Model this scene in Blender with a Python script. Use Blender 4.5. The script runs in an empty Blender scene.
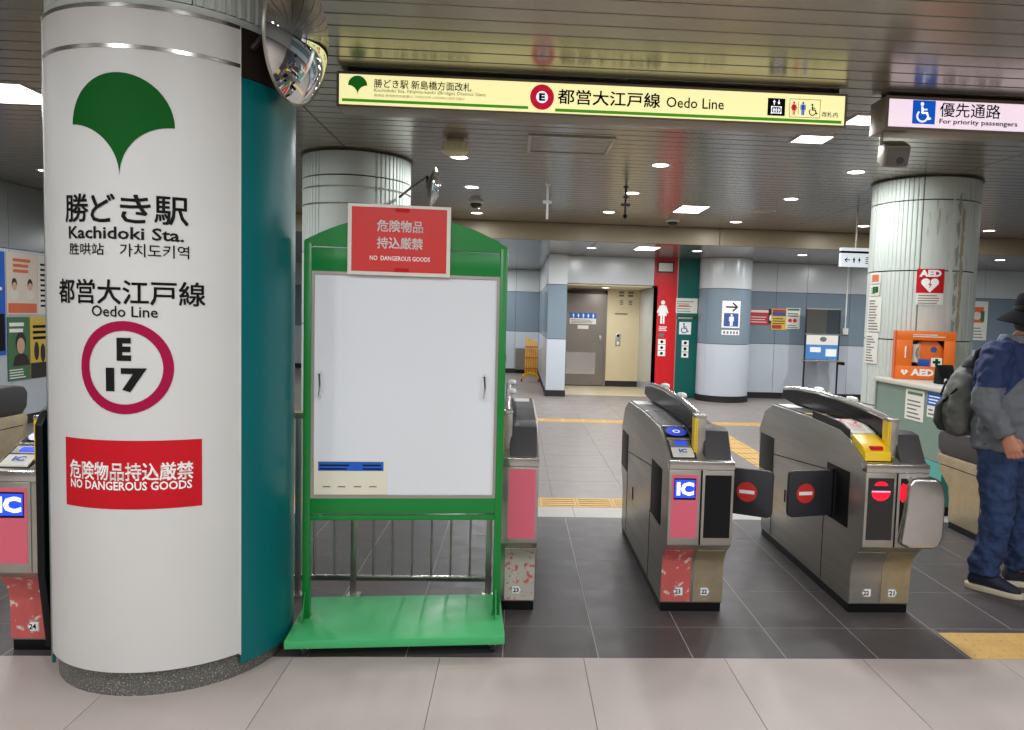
import bpy, bmesh, math, random
from mathutils import Vector, Matrix
from math import pi, sin, cos, radians as rad
random.seed(7)
SC = bpy.context.scene
COL = SC.collection

# ------------------------------------------------------------------ camera
EYE = 1.58
cam_d = bpy.data.cameras.new('camera')
cam_d.sensor_width = 36.0
cam_d.lens = 753.0 / 1024 * 36
cam_d.shift_x = (512 - 556) / 1024
cam_d.shift_y = (365.5 - 365) / 1024
cam_d.clip_start = 0.05
cam = bpy.data.objects.new('camera', cam_d)
COL.objects.link(cam)
RR = ((0.99821445, -0.05253173, 0.02843125), (0.02478119, -0.06887353, -0.99731757), (0.05434897, 0.99624136, -0.06744875))
cam.matrix_world = Matrix(((RR[0][0], -RR[1][0], -RR[2][0], 0), (RR[0][1], -RR[1][1], -RR[2][1], 0),
                           (RR[0][2], -RR[1][2], -RR[2][2], EYE), (0, 0, 0, 1)))
SC.camera = cam
# ------------------------------------------------------------------ world, exposure
w = bpy.data.worlds.new('world'); SC.world = w
w.use_nodes = True
w.node_tree.nodes['Background'].inputs[0].default_value = (0.9, 0.95, 1.0, 1)
w.node_tree.nodes['Background'].inputs[1].default_value = 0.06
SC.view_settings.view_transform = 'Standard'
SC.view_settings.look = 'None'
SC.view_settings.gamma = 1.0
SC.view_settings.use_curve_mapping = False
SC.view_settings.exposure = 0.0
DOWN_W, SQ_W, REAR_W = 15.0, 28.0, 24.0        # watts of a round downlight and of a square ceiling panel
ZC, ZL = 3.0, 2.74               # main ceiling, lower ceiling of the far hall


# ------------------------------------------------------------------ helpers
def lin(r, g, b):
    f = lambda v: (v / 255 / 12.92) if v / 255 <= 0.04045 else ((v / 255 + 0.055) / 1.055) ** 2.4
    return (f(r), f(g), f(b), 1)


def mat(name, rgb, rough=0.5, metal=0.0, var=0.0, scale=6.0, bump=0.0, bscale=40.0, stretch=None, emit=0.0,
        spots=None, spot_scale=20.0, spot_thr=0.55, coat=0.0, spec=None, alpha=None, trans=0.0, rvar=0.0):
    m = bpy.data.materials.new(name); m.use_nodes = True
    nt = m.node_tree; b = nt.nodes['Principled BSDF']
    col = lin(*rgb)
    b.inputs['Base Color'].default_value = col
    b.inputs['Roughness'].default_value = rough
    b.inputs['Metallic'].default_value = metal
    b.inputs['Coat Weight'].default_value = coat
    if spec is not None: b.inputs['Specular IOR Level'].default_value = spec
    if trans: b.inputs['Transmission Weight'].default_value = trans
    if emit:
        b.inputs['Emission Color'].default_value = col
        b.inputs['Emission Strength'].default_value = emit
    if alpha is not None: b.inputs['Alpha'].default_value = alpha
    if var or bump or spots or rvar:
        tc = nt.nodes.new('ShaderNodeTexCoord')
        mp = nt.nodes.new('ShaderNodeMapping')
        if stretch: mp.inputs['Scale'].default_value = stretch
        nt.links.new(tc.outputs['Object'], mp.inputs['Vector'])
    if var:
        n = nt.nodes.new('ShaderNodeTexNoise'); n.inputs['Scale'].default_value = scale; n.inputs['Detail'].default_value = 5
        nt.links.new(mp.outputs['Vector'], n.inputs['Vector'])
        r = nt.nodes.new('ShaderNodeValToRGB')
        r.color_ramp.elements[0].position = 0.25; r.color_ramp.elements[1].position = 0.75
        lo, hi = max(0, 1 - var), 1 + var
        r.color_ramp.elements[0].color = (*(min(1, c * lo) for c in col[:3]), 1)
        r.color_ramp.elements[1].color = (*(min(1, c * hi) for c in col[:3]), 1)
        nt.links.new(n.outputs['Fac'], r.inputs['Fac'])
        out = r.outputs['Color']
    if spots:
        n2 = nt.nodes.new('ShaderNodeTexNoise'); n2.inputs['Scale'].default_value = spot_scale; n2.inputs['Detail'].default_value = 6
        nt.links.new(mp.outputs['Vector'], n2.inputs['Vector'])
        r2 = nt.nodes.new('ShaderNodeValToRGB')
        r2.color_ramp.elements[0].position = spot_thr; r2.color_ramp.elements[1].position = min(1, spot_thr + 0.06)
        r2.color_ramp.elements[0].color = (0, 0, 0, 1); r2.color_ramp.elements[1].color = (1, 1, 1, 1)
        nt.links.new(n2.outputs['Fac'], r2.inputs['Fac'])
        mx = nt.nodes.new('ShaderNodeMix'); mx.data_type = 'RGBA'
        nt.links.new(r2.outputs['Color'], mx.inputs[0])
        if var: nt.links.new(out, mx.inputs[6])
        else: mx.inputs[6].default_value = col
        mx.inputs[7].default_value = lin(*spots)
        out = mx.outputs[2]
    if var or spots:
        nt.links.new(out, b.inputs['Base Color'])
        if emit: nt.links.new(out, b.inputs['Emission Color'])
    if rvar:
        n4 = nt.nodes.new('ShaderNodeTexNoise'); n4.inputs['Scale'].default_value = scale * 1.7; n4.inputs['Detail'].default_value = 4
        nt.links.new(mp.outputs['Vector'], n4.inputs['Vector'])
        mr = nt.nodes.new('ShaderNodeMapRange')
        mr.inputs[1].default_value = 0.3; mr.inputs[2].default_value = 0.7
        mr.inputs[3].default_value = max(0.02, rough - rvar); mr.inputs[4].default_value = rough + rvar
        nt.links.new(n4.outputs['Fac'], mr.inputs[0]); nt.links.new(mr.outputs[0], b.inputs['Roughness'])
    if bump:
        n3 = nt.nodes.new('ShaderNodeTexNoise'); n3.inputs['Scale'].default_value = bscale; n3.inputs['Detail'].default_value = 4
        nt.links.new(mp.outputs['Vector'], n3.inputs['Vector'])
        bp = nt.nodes.new('ShaderNodeBump'); bp.inputs['Strength'].default_value = bump; bp.inputs['Distance'].default_value = 0.01
        nt.links.new(n3.outputs['Fac'], bp.inputs['Height']); nt.links.new(bp.outputs['Normal'], b.inputs['Normal'])
    return m


M = {}
def mk(name, *a, **k): M[name] = mat(name, *a, **k)

mk('steel', (176, 172, 164), 0.36, 0.75, var=0.10, scale=3, stretch=(1, 0.3, 6), rvar=0.06)
mk('steel_worn', (182, 168, 140), 0.42, 0.6, var=0.14, scale=12, spots=(186, 162, 118), spot_scale=30, spot_thr=0.56)
mk('steel_bright', (196, 194, 190), 0.24, 0.95, var=0.05, scale=20)
mk('chrome', (225, 225, 225), 0.07, 1.0)
mk('mirror', (232, 236, 236), 0.015, 1.0)
mk('black', (14, 15, 17), 0.4, spec=0.25)
mk('black_gloss', (14, 16, 19), 0.12, coat=0.4)
mk('black_matt', (20, 20, 22), 0.6, spec=0.2)
mk('dark_plastic', (46, 45, 46), 0.5, var=0.05, spec=0.3)
mk('dark_fin', (22, 23, 26), 0.25, spec=0.3)
mk('dark_panel', (66, 64, 66), 0.5, var=0.05, spec=0.3)
mk('flap', (44, 45, 50), 0.55, bump=0.05, bscale=200)
mk('pink_panel', (214, 98, 118), 0.35, emit=0.05)
mk('pink_worn', (204, 96, 92), 0.5, var=0.10, spots=(222, 200, 192), spot_scale=24, spot_thr=0.58)
mk('white_worn', (190, 184, 174), 0.5, var=0.08, spots=(204, 96, 92), spot_scale=34, spot_thr=0.55)
mk('screen_blue', (30, 70, 226), 0.3, emit=0.9)
mk('reader_blue', (24, 66, 214), 0.3, emit=0.25)
mk('white_emit', (240, 244, 255), 0.4, emit=0.9)
mk('red_emit', (245, 10, 45), 0.4, emit=1.0)
mk('pink_emit', (255, 150, 180), 0.4, emit=1.0)
mk('white', (246, 246, 244), 0.4)
mk('white_paper', (226, 224, 214), 0.7)
mk('cream_paper', (230, 226, 206), 0.7)
mk('ink', (20, 20, 22), 0.7, spec=0.2)
mk('ink_grey', (110, 108, 106), 0.7)
mk('grey_tag', (170, 170, 166), 0.5)
mk('yellow', (240, 200, 20), 0.35, var=0.05)
mk('yellow_strip', (232, 196, 40), 0.4)
mk('red_sign', (208, 44, 40), 0.45)
mk('red_print', (196, 20, 34), 0.6, var=0.03, spec=0.2)
mk('magenta', (158, 6, 62), 0.6, spec=0.2)
mk('leaf_green', (0, 86, 22), 0.6, spec=0.15)
mk('teal', (0, 104, 108), 0.34, spec=0.35, var=0.08, scale=1.5, rvar=0.05)
mk('pillar_white', (208, 208, 206), 0.5, var=0.02, scale=3, bump=0.06, bscale=9)
mk('column', (200, 208, 202), 0.45, var=0.04, scale=3)
mk('column_rust', (196, 203, 196), 0.45, var=0.05, spots=(160, 160, 142), spot_scale=3.2, spot_thr=0.61, stretch=(7, 7, 0.8))
mk('peel_grey', (150, 156, 152), 0.6, var=0.15, scale=30)
mk('peel_rust', (164, 156, 128), 0.7, var=0.15, scale=30)
mk('peel_pale', (206, 210, 204), 0.6, var=0.05)
mk('core', (24, 24, 22), 0.8)
mk('granite', (92, 92, 88), 0.4, var=0.15, scale=140, spots=(168, 166, 156), spot_scale=170, spot_thr=0.57)
mk('brown_dark', (52, 42, 38), 0.4, metal=0.2)
mk('green_frame', (10, 128, 52), 0.32, var=0.05, scale=5)
mk('green_base', (70, 176, 108), 0.38, var=0.07, scale=5, rvar=0.08)
mk('whiteboard', (226, 230, 236), 0.3, var=0.012, scale=2)
mk('aluminium', (176, 172, 164), 0.35, 0.8)
mk('rubber', (36, 36, 38), 0.6)
mk('slat', (152, 145, 132), 0.23, 0.66, var=0.04, scale=2, stretch=(0.4, 6, 1))
mk('slat_back', (22, 20, 18), 0.9)
mk('low_ceiling', (140, 138, 134), 0.2, 0.6, var=0.03, scale=2)
mk('riser', (150, 137, 112), 0.4, 0.1, var=0.04, scale=1.2)
mk('tile_light', (178, 167, 161), 0.44, var=0.09, scale=2.2, rvar=0.07, bump=0.03, bscale=60)
mk('tile_dark', (74, 69, 70), 0.46, var=0.12, scale=4, bump=0.05, bscale=90, rvar=0.06)
mk('tile_grey', (130, 122, 118), 0.4, var=0.07, scale=2.5, rvar=0.06)
mk('tile_white', (176, 172, 167), 0.45, var=0.05)
mk('tile_cream', (206, 190, 160), 0.4, var=0.06)
mk('tactile', (204, 166, 98), 0.55, var=0.10, scale=7)
mk('grout', (128, 122, 118), 0.8)
mk('grout_dark', (172, 166, 162), 0.7)
mk('wall_white', (198, 203, 204), 0.22, var=0.02, scale=2)
mk('wall_blue', (122, 138, 150), 0.25, var=0.03, scale=2)
mk('wall_low', (192, 199, 207), 0.28, var=0.02, scale=2)
mk('wall_left', (118, 123, 121), 0.2, var=0.03, scale=2)
mk('base_black', (30, 29, 30), 0.5)
mk('seam', (60, 62, 64), 0.7)
mk('door_grey', (134, 126, 118), 0.35, 0.5, var=0.05, scale=3)
mk('cream_wall', (224, 208, 170), 0.4, var=0.02)
mk('panel_red', (206, 22, 30), 0.35)
mk('panel_green', (0, 92, 86), 0.35)
mk('plain_wall', (180, 180, 176), 0.6)
mk('lamp_white', (255, 252, 246), 0.4, emit=9.0)
mk('lamp_trim', (214, 212, 206), 0.4)
mk('sign_yellow', (250, 243, 178), 0.4, emit=0.85)
mk('sign_pink', (246, 226, 240), 0.4, emit=0.8)
mk('sign_white', (232, 240, 248), 0.4, emit=0.5)
mk('sign_case', (146, 136, 120), 0.4, 0.5)
mk('sign_green', (70, 140, 30), 0.5)
mk('sign_green_dark', (24, 70, 26), 0.5)
mk('lit_green', (70, 140, 30), 0.5, emit=0.75)
mk('lit_leaf', (20, 96, 26), 0.5, emit=0.6)
mk('lit_red', (186, 14, 50), 0.5, emit=0.8)
mk('lit_blue', (6, 86, 196), 0.5, emit=0.7)
mk('sign_red', (190, 20, 52), 0.5)
mk('sign_blue', (10, 92, 196), 0.5)
mk('icon_red', (196, 52, 40), 0.5)
mk('icon_blue', (40, 96, 160), 0.5)
mk('orange', (236, 112, 20), 0.4)
mk('orange_dark', (206, 84, 24), 0.45)
mk('glass_dark', (60, 40, 34), 0.1, coat=0.5)
mk('counter_green', (122, 144, 134), 0.4, var=0.05, scale=2)
mk('counter_top', (196, 196, 186), 0.35)
mk('counter_teal', (84, 172, 166), 0.4)
mk('detector', (226, 214, 170), 0.5)
mk('camera_dark', (92, 88, 86), 0.15, coat=0.5)
mk('poster_red', (186, 46, 60), 0.5)
mk('poster_blue', (54, 84, 150), 0.5)
mk('poster_yellow', (220, 186, 70), 0.5)
mk('poster_green', (70, 116, 76), 0.5)
mk('poster_pale', (226, 212, 196), 0.5)
mk('poster_skin', (214, 172, 146), 0.5)
mk('poster_hair', (46, 36, 34), 0.6)
mk('poster_orange', (222, 110, 70), 0.5)
mk('leaflet_blue', (74, 134, 200), 0.4)
mk('safety_yellow', (238, 178, 10), 0.4)
mk('skin', (190, 132, 108), 0.5, var=0.06, scale=20)
mk('jeans', (40, 60, 98), 0.85, var=0.5, scale=7, bump=0.9, bscale=14)
mk('jacket_navy', (28, 47, 90), 0.75, var=0.14, scale=6, bump=0.4, bscale=14)
mk('jacket_grey', (104, 108, 114), 0.8, var=0.10, scale=10, bump=0.4, bscale=14)
mk('hat', (13, 14, 20), 0.9, spec=0.15, var=0.1, bump=0.2, bscale=30)
mk('pack', (104, 105, 100), 0.7, var=0.22, scale=5, bump=0.5, bscale=12)
mk('pack_dark', (52, 53, 55), 0.7, var=0.1, bump=0.3, bscale=14)
mk('shoe_navy', (30, 34, 54), 0.7, var=0.1)
mk('sole', (206, 194, 168), 0.6, var=0.05)
mk('hair', (60, 58, 56), 0.8)


def link(o, parent=None):
    COL.objects.link(o)
    if parent is not None: o.parent = parent
    return o


def tag(o, label=None, cat=None, group=None, kind=None):
    if label: o['label'] = label
    if cat: o['category'] = cat
    if group: o['group'] = group
    if kind: o['kind'] = kind
    return o


def thing(name, label, cat, loc=(0, 0, 0), rz=0.0, group=None):
    o = bpy.data.objects.new(name, None)
    o.empty_display_size = 0.1
    o.location = loc; o.rotation_euler = (0, 0, rz)
    COL.objects.link(o)
    return tag(o, label, cat, group)


class MB:
    def __init__(s): s.v = []; s.f = []
    def add(s, v, f):
        n = len(s.v); s.v += [tuple(p) for p in v]; s.f += [tuple(i + n for i in q) for q in f]; return s
    def box(s, x0, x1, y0, y1, z0, z1):
        v = [(x, y, z) for x in (x0, x1) for y in (y0, y1) for z in (z0, z1)]
        return s.add(v, [(0, 1, 3, 2), (4, 6, 7, 5), (0, 4, 5, 1), (2, 3, 7, 6), (0, 2, 6, 4), (1, 5, 7, 3)])
    def prism(s, pts, a0, a1, axis='x'):
        n = len(pts)
        def P(a, p):
            return {'x': (a, p[0], p[1]), 'y': (p[0], a, p[1]), 'z': (p[0], p[1], a)}[axis]
        v = [P(a0, p) for p in pts] + [P(a1, p) for p in pts]
        f = [tuple(range(n)), tuple(range(2 * n - 1, n - 1, -1))] + [(i, i + n, (i + 1) % n + n, (i + 1) % n) for i in range(n)]
        return s.add(v, f)
    def tube(s, pts, r, n=10, cap=True):
        pts = [Vector(p) for p in pts]; rs = r if isinstance(r, (list, tuple)) else [r] * len(pts)
        v = []; f = []
        up = Vector((0, 0, 1)); prev = None
        for i, p in enumerate(pts):
            t = (pts[min(i + 1, len(pts) - 1)] - pts[max(i - 1, 0)]).normalized()
            if prev is None:
                a = t.cross(up)
                if a.length < 1e-3: a = t.cross(Vector((0, 1, 0)))
            else:
                a = prev - t * prev.dot(t)
            a.normalize(); prev = a; b = t.cross(a)
            for k in range(n):
                q = p + (a * cos(2 * pi * k / n) + b * sin(2 * pi * k / n)) * rs[i]
                v.append(q)
        for i in range(len(pts) - 1):
            for k in range(n):
                f.append((i * n + k, i * n + (k + 1) % n, (i + 1) * n + (k + 1) % n, (i + 1) * n + k))
        if cap:
            f.append(tuple(range(n - 1, -1, -1))); f.append(tuple((len(pts) - 1) * n + k for k in range(n)))
        return s.add(v, f)
    def lathe(s, prof, n=32, c=(0, 0, 0), axis='z'):
        v = []; f = []
        for (r, z) in prof:
            for k in range(n):
                a = 2 * pi * k / n
                p = (r * cos(a), r * sin(a), z)
                if axis == 'y': p = (p[0], p[2], p[1])
                if axis == 'x': p = (p[2], p[0], p[1])
                v.append((p[0] + c[0], p[1] + c[1], p[2] + c[2]))
        for i in range(len(prof) - 1):
            for k in range(n):
                f.append((i * n + k, i * n + (k + 1) % n, (i + 1) * n + (k + 1) % n, (i + 1) * n + k))
        f.append(tuple(range(n - 1, -1, -1))); f.append(tuple((len(prof) - 1) * n + k for k in range(n)))
        return s.add(v, f)
    def mesh(s, name, bevel=0.0, segs=2, smooth=False, angle=35):
        me = bpy.data.meshes.new(name)
        me.from_pydata(s.v, [], s.f); me.update()
        bm = bmesh.new(); bm.from_mesh(me)
        bmesh.ops.recalc_face_normals(bm, faces=bm.faces)
        if bevel:
            es = [e for e in bm.edges if len(e.link_faces) == 2 and e.calc_face_angle(0) > rad(25)]
            bmesh.ops.bevel(bm, geom=es, offset=bevel, segments=segs, profile=0.5, affect='EDGES')
        if smooth or bevel:
            for fa in bm.faces: fa.smooth = True
            for e in bm.edges:
                if len(e.link_faces) == 2 and e.calc_face_angle(0) > rad(angle): e.smooth = False
        bm.to_mesh(me); bm.free()
        return me
    def build(s, name, m, parent=None, bevel=0.0, segs=2, smooth=False, angle=35, label=None):
        me = s.mesh(name, bevel, segs, smooth, angle)
        me.materials.append(M[m] if isinstance(m, str) else m)
        o = link(bpy.data.objects.new(name, me), parent)
        if label: o['label'] = label
        return o


def box(name, m, x0, x1, y0, y1, z0, z1, parent=None, bevel=0.0, segs=2, label=None):
    return MB().box(x0, x1, y0, y1, z0, z1).build(name, m, parent, bevel, segs, label=label)


# ---- flat print: lettering and shapes laid on a surface through a map (u, v, w) -> point
def plane_map(o, U=(1, 0, 0), V=(0, 0, 1)):
    o, U, V = Vector(o), Vector(U).normalized(), Vector(V).normalized()
    N = U.cross(V)
    return lambda u, v, w=0.0: o + U * u + V * v + N * w


def cyl_map(R):
    # u = arc length from the -Y side, v = height
    return lambda u, v, w=0.0: Vector(((R + w) * sin(u / R), -(R + w) * cos(u / R), v))


_tc = {}
def text_geo(s, bold):
    k = (s, bold)
    if k in _tc: return _tc[k]
    cu = bpy.data.curves.new('t', 'FONT'); cu.body = s; cu.size = 1.0; cu.offset = bold
    cu.resolution_u = 2
    ob = bpy.data.objects.new('t', cu); COL.objects.link(ob)
    dg = bpy.context.evaluated_depsgraph_get(); dg.update()
    me = bpy.data.meshes.new_from_object(ob.evaluated_get(dg))
    v = [tuple(p.co)[:2] for p in me.vertices]; f = [tuple(p.vertices) for p in me.polygons]
    bpy.data.objects.remove(ob); bpy.data.curves.remove(cu); bpy.data.meshes.remove(me)
    _tc[k] = (v, f); return v, f


def put2d(name, polys_v, polys_f, m, mp, parent, w=0.0015, curved=False, label=None):
    me = bpy.data.meshes.new(name)
    me.from_pydata([(u, v, 0) for u, v in polys_v], [], polys_f); me.update()
    bm = bmesh.new(); bm.from_mesh(me)
    if curved:
        us = [v.co.x for v in bm.verts]
        if us:
            u0, u1 = min(us), max(us); n = int((u1 - u0) / 0.02) + 1
            for i in range(1, n):
                g = bm.verts[:] + bm.edges[:] + bm.faces[:]
                bmesh.ops.bisect_plane(bm, geom=g, plane_co=(u0 + (u1 - u0) * i / n, 0, 0), plane_no=(1, 0, 0), dist=1e-6)
    for f in bm.faces:
        if f.normal.z < 0: f.normal_flip()
    for v in bm.verts:
        v.co = mp(v.co.x, v.co.y, w)
    bm.to_mesh(me); bm.free()
    me.materials.append(M[m])
    o = link(bpy.data.objects.new(name, me), parent)
    if label: o['label'] = label
    return o


def text(s, m, mp, parent, u0, u1, v0, v1, bold=0.0, curved=False, w=0.0015, name='lettering', pad=True):
    cjk = any(ord(c) > 0x2E80 for c in s)
    v, f = text_geo(s, 0.0 if cjk else bold)
    if not v: return None
    xs = [p[0] for p in v]; ys = [p[1] for p in v]
    x0, x1, y0, y1 = min(xs), max(xs), min(ys), max(ys)
    vv = [(u0 + (p[0] - x0) / (x1 - x0) * (u1 - u0), v0 + (p[1] - y0) / max(1e-6, (y1 - y0)) * (v1 - v0)) for p in v]
    if cjk and bold:          # heavier strokes: the outline printed with small offsets
        d = bold * 0.55 * (v1 - v0); n = len(vv); base = vv[:]; ff = list(f); vv = []; nf = []
        for k, (a, b) in enumerate(((-d, -d), (d, -d), (-d, d), (d, d))):
            vv += [(p[0] + a, p[1] + b) for p in base]; nf += [tuple(i + k * n for i in q) for q in ff]
        f = nf
    return put2d(name, vv, f, m, mp, parent, w, curved)


def shape(name, polys, m, mp, parent, w=0.001, curved=False, label=None):
    v = []; f = []
    for p in polys:
        n = len(v); v += p; f.append(tuple(range(n, n + len(p))))
    return put2d(name, v, f, m, mp, parent, w, curved, label)


def rect(u0, u1, v0, v1): return [(u0, v0), (u1, v0), (u1, v1), (u0, v1)]
def disc(cu, cv, ru, rv=None, n=40, a0=0, a1=2 * pi):
    rv = ru if rv is None else rv
    full = abs(a1 - a0 - 2 * pi) < 1e-6
    k = n if full else n + 1
    return [(cu + ru * cos(a0 + (a1 - a0) * i / n), cv + rv * sin(a0 + (a1 - a0) * i / n)) for i in range(k)]
def ring(cu, cv, r0u, r0v, r1u, r1v, n=48, a0=0, a1=2 * pi):
    out = []
    for i in range(n):
        a, b = a0 + (a1 - a0) * i / n, a0 + (a1 - a0) * (i + 1) / n
        out.append([(cu + r0u * cos(a), cv + r0v * sin(a)), (cu + r1u * cos(a), cv + r1v * sin(a)),
                    (cu + r1u * cos(b), cv + r1v * sin(b)), (cu + r0u * cos(b), cv + r0v * sin(b))])
    return out
def bar(u0, v0, u1, v1, t):
    d = Vector((u1 - u0, v1 - v0)); d.normalize(); n = Vector((-d.y, d.x)) * t / 2
    return [(u0 + n.x, v0 + n.y), (u0 - n.x, v0 - n.y), (u1 - n.x, v1 - n.y), (u1 + n.x, v1 + n.y)]
def leaf(cu, cv, r, k=1.0):
    p = [(cu + r * cos(a), cv + k * r * sin(a)) for a in [pi * i / 24 for i in range(25)]]
    p += [(cu - r + r * sin(a) * 1.0, cv - k * r + k * r * cos(a)) for a in [pi / 2 * i / 14 for i in range(1, 15)]]
    p += [(cu + r - r * cos(a), cv - k * r + k * r * sin(a)) for a in [pi / 2 * i / 14 for i in range(1, 14)]]
    return p
def man(u, v, h, woman=False):
    s = h / 10
    ps = [disc(u, v + 9.1 * s, 0.9 * s, n=14)]
    if woman:
        ps += [[(u - 0.9 * s, v + 8 * s), (u - 1.9 * s, v + 3.4 * s), (u + 1.9 * s, v + 3.4 * s), (u + 0.9 * s, v + 8 * s)],
               rect(u - 0.9 * s, u - 0.15 * s, v, v + 3.4 * s), rect(u + 0.15 * s, u + 0.9 * s, v, v + 3.4 * s),
               bar(u - 1.1 * s, v + 7.7 * s, u - 2.2 * s, v + 4.6 * s, 0.7 * s), bar(u + 1.1 * s, v + 7.7 * s, u + 2.2 * s, v + 4.6 * s, 0.7 * s)]
    else:
        ps += [rect(u - 1.3 * s, u + 1.3 * s, v + 4 * s, v + 8 * s), rect(u - 1.2 * s, u - 0.1 * s, v, v + 4 * s),
               rect(u + 0.1 * s, u + 1.2 * s, v, v + 4 * s), rect(u - 2.1 * s, u - 1.45 * s, v + 4 * s, v + 7.8 * s),
               rect(u + 1.45 * s, u + 2.1 * s, v + 4 * s, v + 7.8 * s)]
    return ps
def wheelchair(u, v, h):
    s = h / 10
    ps = [disc(u - 0.6 * s, v + 9.0 * s, 0.95 * s, n=14), bar(u - 0.6 * s, v + 7.8 * s, u - 0.3 * s, v + 4.4 * s, 1.1 * s),
          bar(u - 0.4 * s, v + 6.3 * s, u + 2.2 * s, v + 6.3 * s, 0.8 * s), bar(u - 0.6 * s, v + 4.6 * s, u + 2.2 * s, v + 4.6 * s, 1.0 * s),
          bar(u + 2.0 * s, v + 4.9 * s, u + 3.2 * s, v + 1.6 * s, 1.0 * s), bar(u + 2.9 * s, v + 1.5 * s, u + 4.3 * s, v + 2.1 * s, 0.9 * s)]
    ps += ring(u - 0.2 * s, v + 3.0 * s, 2.3 * s, 2.3 * s, 3.2 * s, 3.2 * s, 24, rad(130), rad(345))
    return ps
def arrow_r(u, v, s, t):
    return [rect(u - s, u + s * 0.7, v - t / 2, v + t / 2), bar(u + 0.15 * s, v + 0.7 * s, u + s, v, t), bar(u + 0.15 * s, v - 0.7 * s, u + s, v, t)]
def lines(u0, u1, v0, v1, n, fill=0.45, jag=0.25):
    out = []; h = (v1 - v0) / n
    for i in range(n):
        e = u1 - (u1 - u0) * jag * random.random()
        out.append(rect(u0, e, v0 + h * i, v0 + h * (i + fill)))
    return out


# ------------------------------------------------------------------ floor
floor = tag(box('floor', 'grout', -8, 11, -6, 21.5, -0.12, -0.004), kind='structure')
def tile_rows(name, m, xs, ys, gap, joint_parent=floor, h=0.014):
    cache = {}
    for j in range(len(ys) - 1):
        for i in range(len(xs) - 1):
            sx, sy = round(xs[i + 1] - xs[i], 4), round(ys[j + 1] - ys[j], 4)
            if (sx, sy) not in cache:
                me = MB().box(-sx / 2 + gap, sx / 2 - gap, -sy / 2 + gap, sy / 2 - gap, -h, 0).mesh(name)
                me.materials.append(M[m]); cache[(sx, sy)] = me
            o = link(bpy.data.objects.new(name, cache[(sx, sy)]), floor)
            o.location = ((xs[i] + xs[i + 1]) / 2, (ys[j] + ys[j + 1]) / 2, 0)
def tile_stuff(name, m, xs, ys, gap):
    b = MB()
    for j in range(len(ys) - 1):
        for i in range(len(xs) - 1):
            b.box(xs[i] + gap, xs[i + 1] - gap, ys[j] + gap, ys[j + 1] - gap, -0.014, 0)
    tag(b.build(name, m, floor), kind='stuff')
rng = lambda a, b, s: [round(a + s * i, 4) for i in range(int(round((b - a) / s)) + 1)]
LX = rng(-2.95, 4.31, 0.66)
tile_rows('floor_tile', 'tile_light', LX, [2.05, 2.71, 3.37], 0.0015)
tile_stuff('floor_tiles', 'tile_light', rng(-7.57, 10.25, 0.66), [-5.87 + 0.66 * i for i in range(13)], 0.0015)
tile_stuff('floor_tiles', 'tile_light', rng(-7.57, -2.95, 0.66), [2.05, 2.71, 3.37], 0.0015)
tile_stuff('floor_tiles', 'tile_light', rng(4.31, 10.25, 0.66), [2.05, 2.71, 3.37], 0.0015)
box('grout_bed', 'grout_dark', -7.57, 10.25, 3.37, 5.79, -0.02, -0.0006, floor)
DX = [round(0.42 + 0.4435 * i, 4) for i in range(-8, 10)]
DY = [3.37, 3.72, 4.235, 4.755, 5.27, 5.79]
# the near strip of dark tiles gives way to the tactile block at the right
tile_rows('dark_tile', 'tile_dark', [x for x in DX if x < 2.2] + [2.21], DY[:2], 0.002)
tile_rows('dark_tile', 'tile_dark', [2.83, 3.0810, 3.5245, 3.968, 4.4115], DY[:2], 0.002)
box('dark_tile', 'tile_dark', 2.212, 2.828, 3.672, 3.718, -0.014, 0, floor)
tile_rows('dark_tile', 'tile_dark', DX, DY[1:], 0.002)
tile_stuff('dark_tiles', 'tile_dark', [DX[0] - 0.4435 * i for i in range(10, -1, -1)], DY, 0.002)
tile_stuff('dark_tiles', 'tile_dark', [4.4115 + 0.4435 * i for i in range(14)], DY, 0.002)
def tactile_mesh(sx, sy, bars=None):
    b = MB().box(-sx / 2 + .002, sx / 2 - .002, -sy / 2 + .002, sy / 2 - .002, -.014, .001)
    if bars:
        for i in range(4):
            t = -0.1 + 0.067 * i
            if bars == 'x': b.box(-sx / 2 + .02, sx / 2 - .02, t - .012, t + .012, .001, .005)
            else: b.box(t - .012, t + .012, -sy / 2 + .02, sy / 2 - .02, .001, .005)
    else:
        for i in range(5):
            for j in range(5):
                b.lathe([(.012, .001), (.008, .0055)], 6, (-.116 + .058 * i, -.116 + .058 * j, 0))
    me = b.mesh('tactile_block'); me.materials.append(M['tactile']); return me
t_dot, t_x, t_y = tactile_mesh(.31, .3), tactile_mesh(.31, .31, 'x'), tactile_mesh(.31, .31, 'y')
def tblock(me, x, y):
    o = link(bpy.data.objects.new('tactile_block', me), floor); o.location = (x, y, 0)
for i in range(2): tblock(t_dot, 2.365 + .31 * i, 3.52)
tile_rows('border_tile', 'tile_white', [round(-2.6 + .62 * i, 3) for i in range(13)], [5.79, 6.10], 0.002)
tile_stuff('border_tiles', 'tile_white', [-7.5 + .7 * i for i in range(8)], [5.79, 6.10], 0.002)
tile_stuff('border_tiles', 'tile_white', [4.84 + .6 * i for i in range(10)], [5.79, 6.10], 0.002)
for i in range(24): tblock(t_x, -2.4 + .31 * i, 6.255)
tile_rows('hall_tile', 'tile_grey', [round(-2.95 + .66 * i, 3) for i in range(9)], [6.41, 7.07, 7.73, 8.39, 9.05, 9.71, 10.37, 11.03], 0.0015)
tile_rows('hall_tile', 'tile_grey', [round(2.95 + .66 * i, 3) for i in range(4)], [6.41, 7.07, 7.73, 8.39, 9.05, 9.71, 10.37, 11.03], 0.0015)
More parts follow.
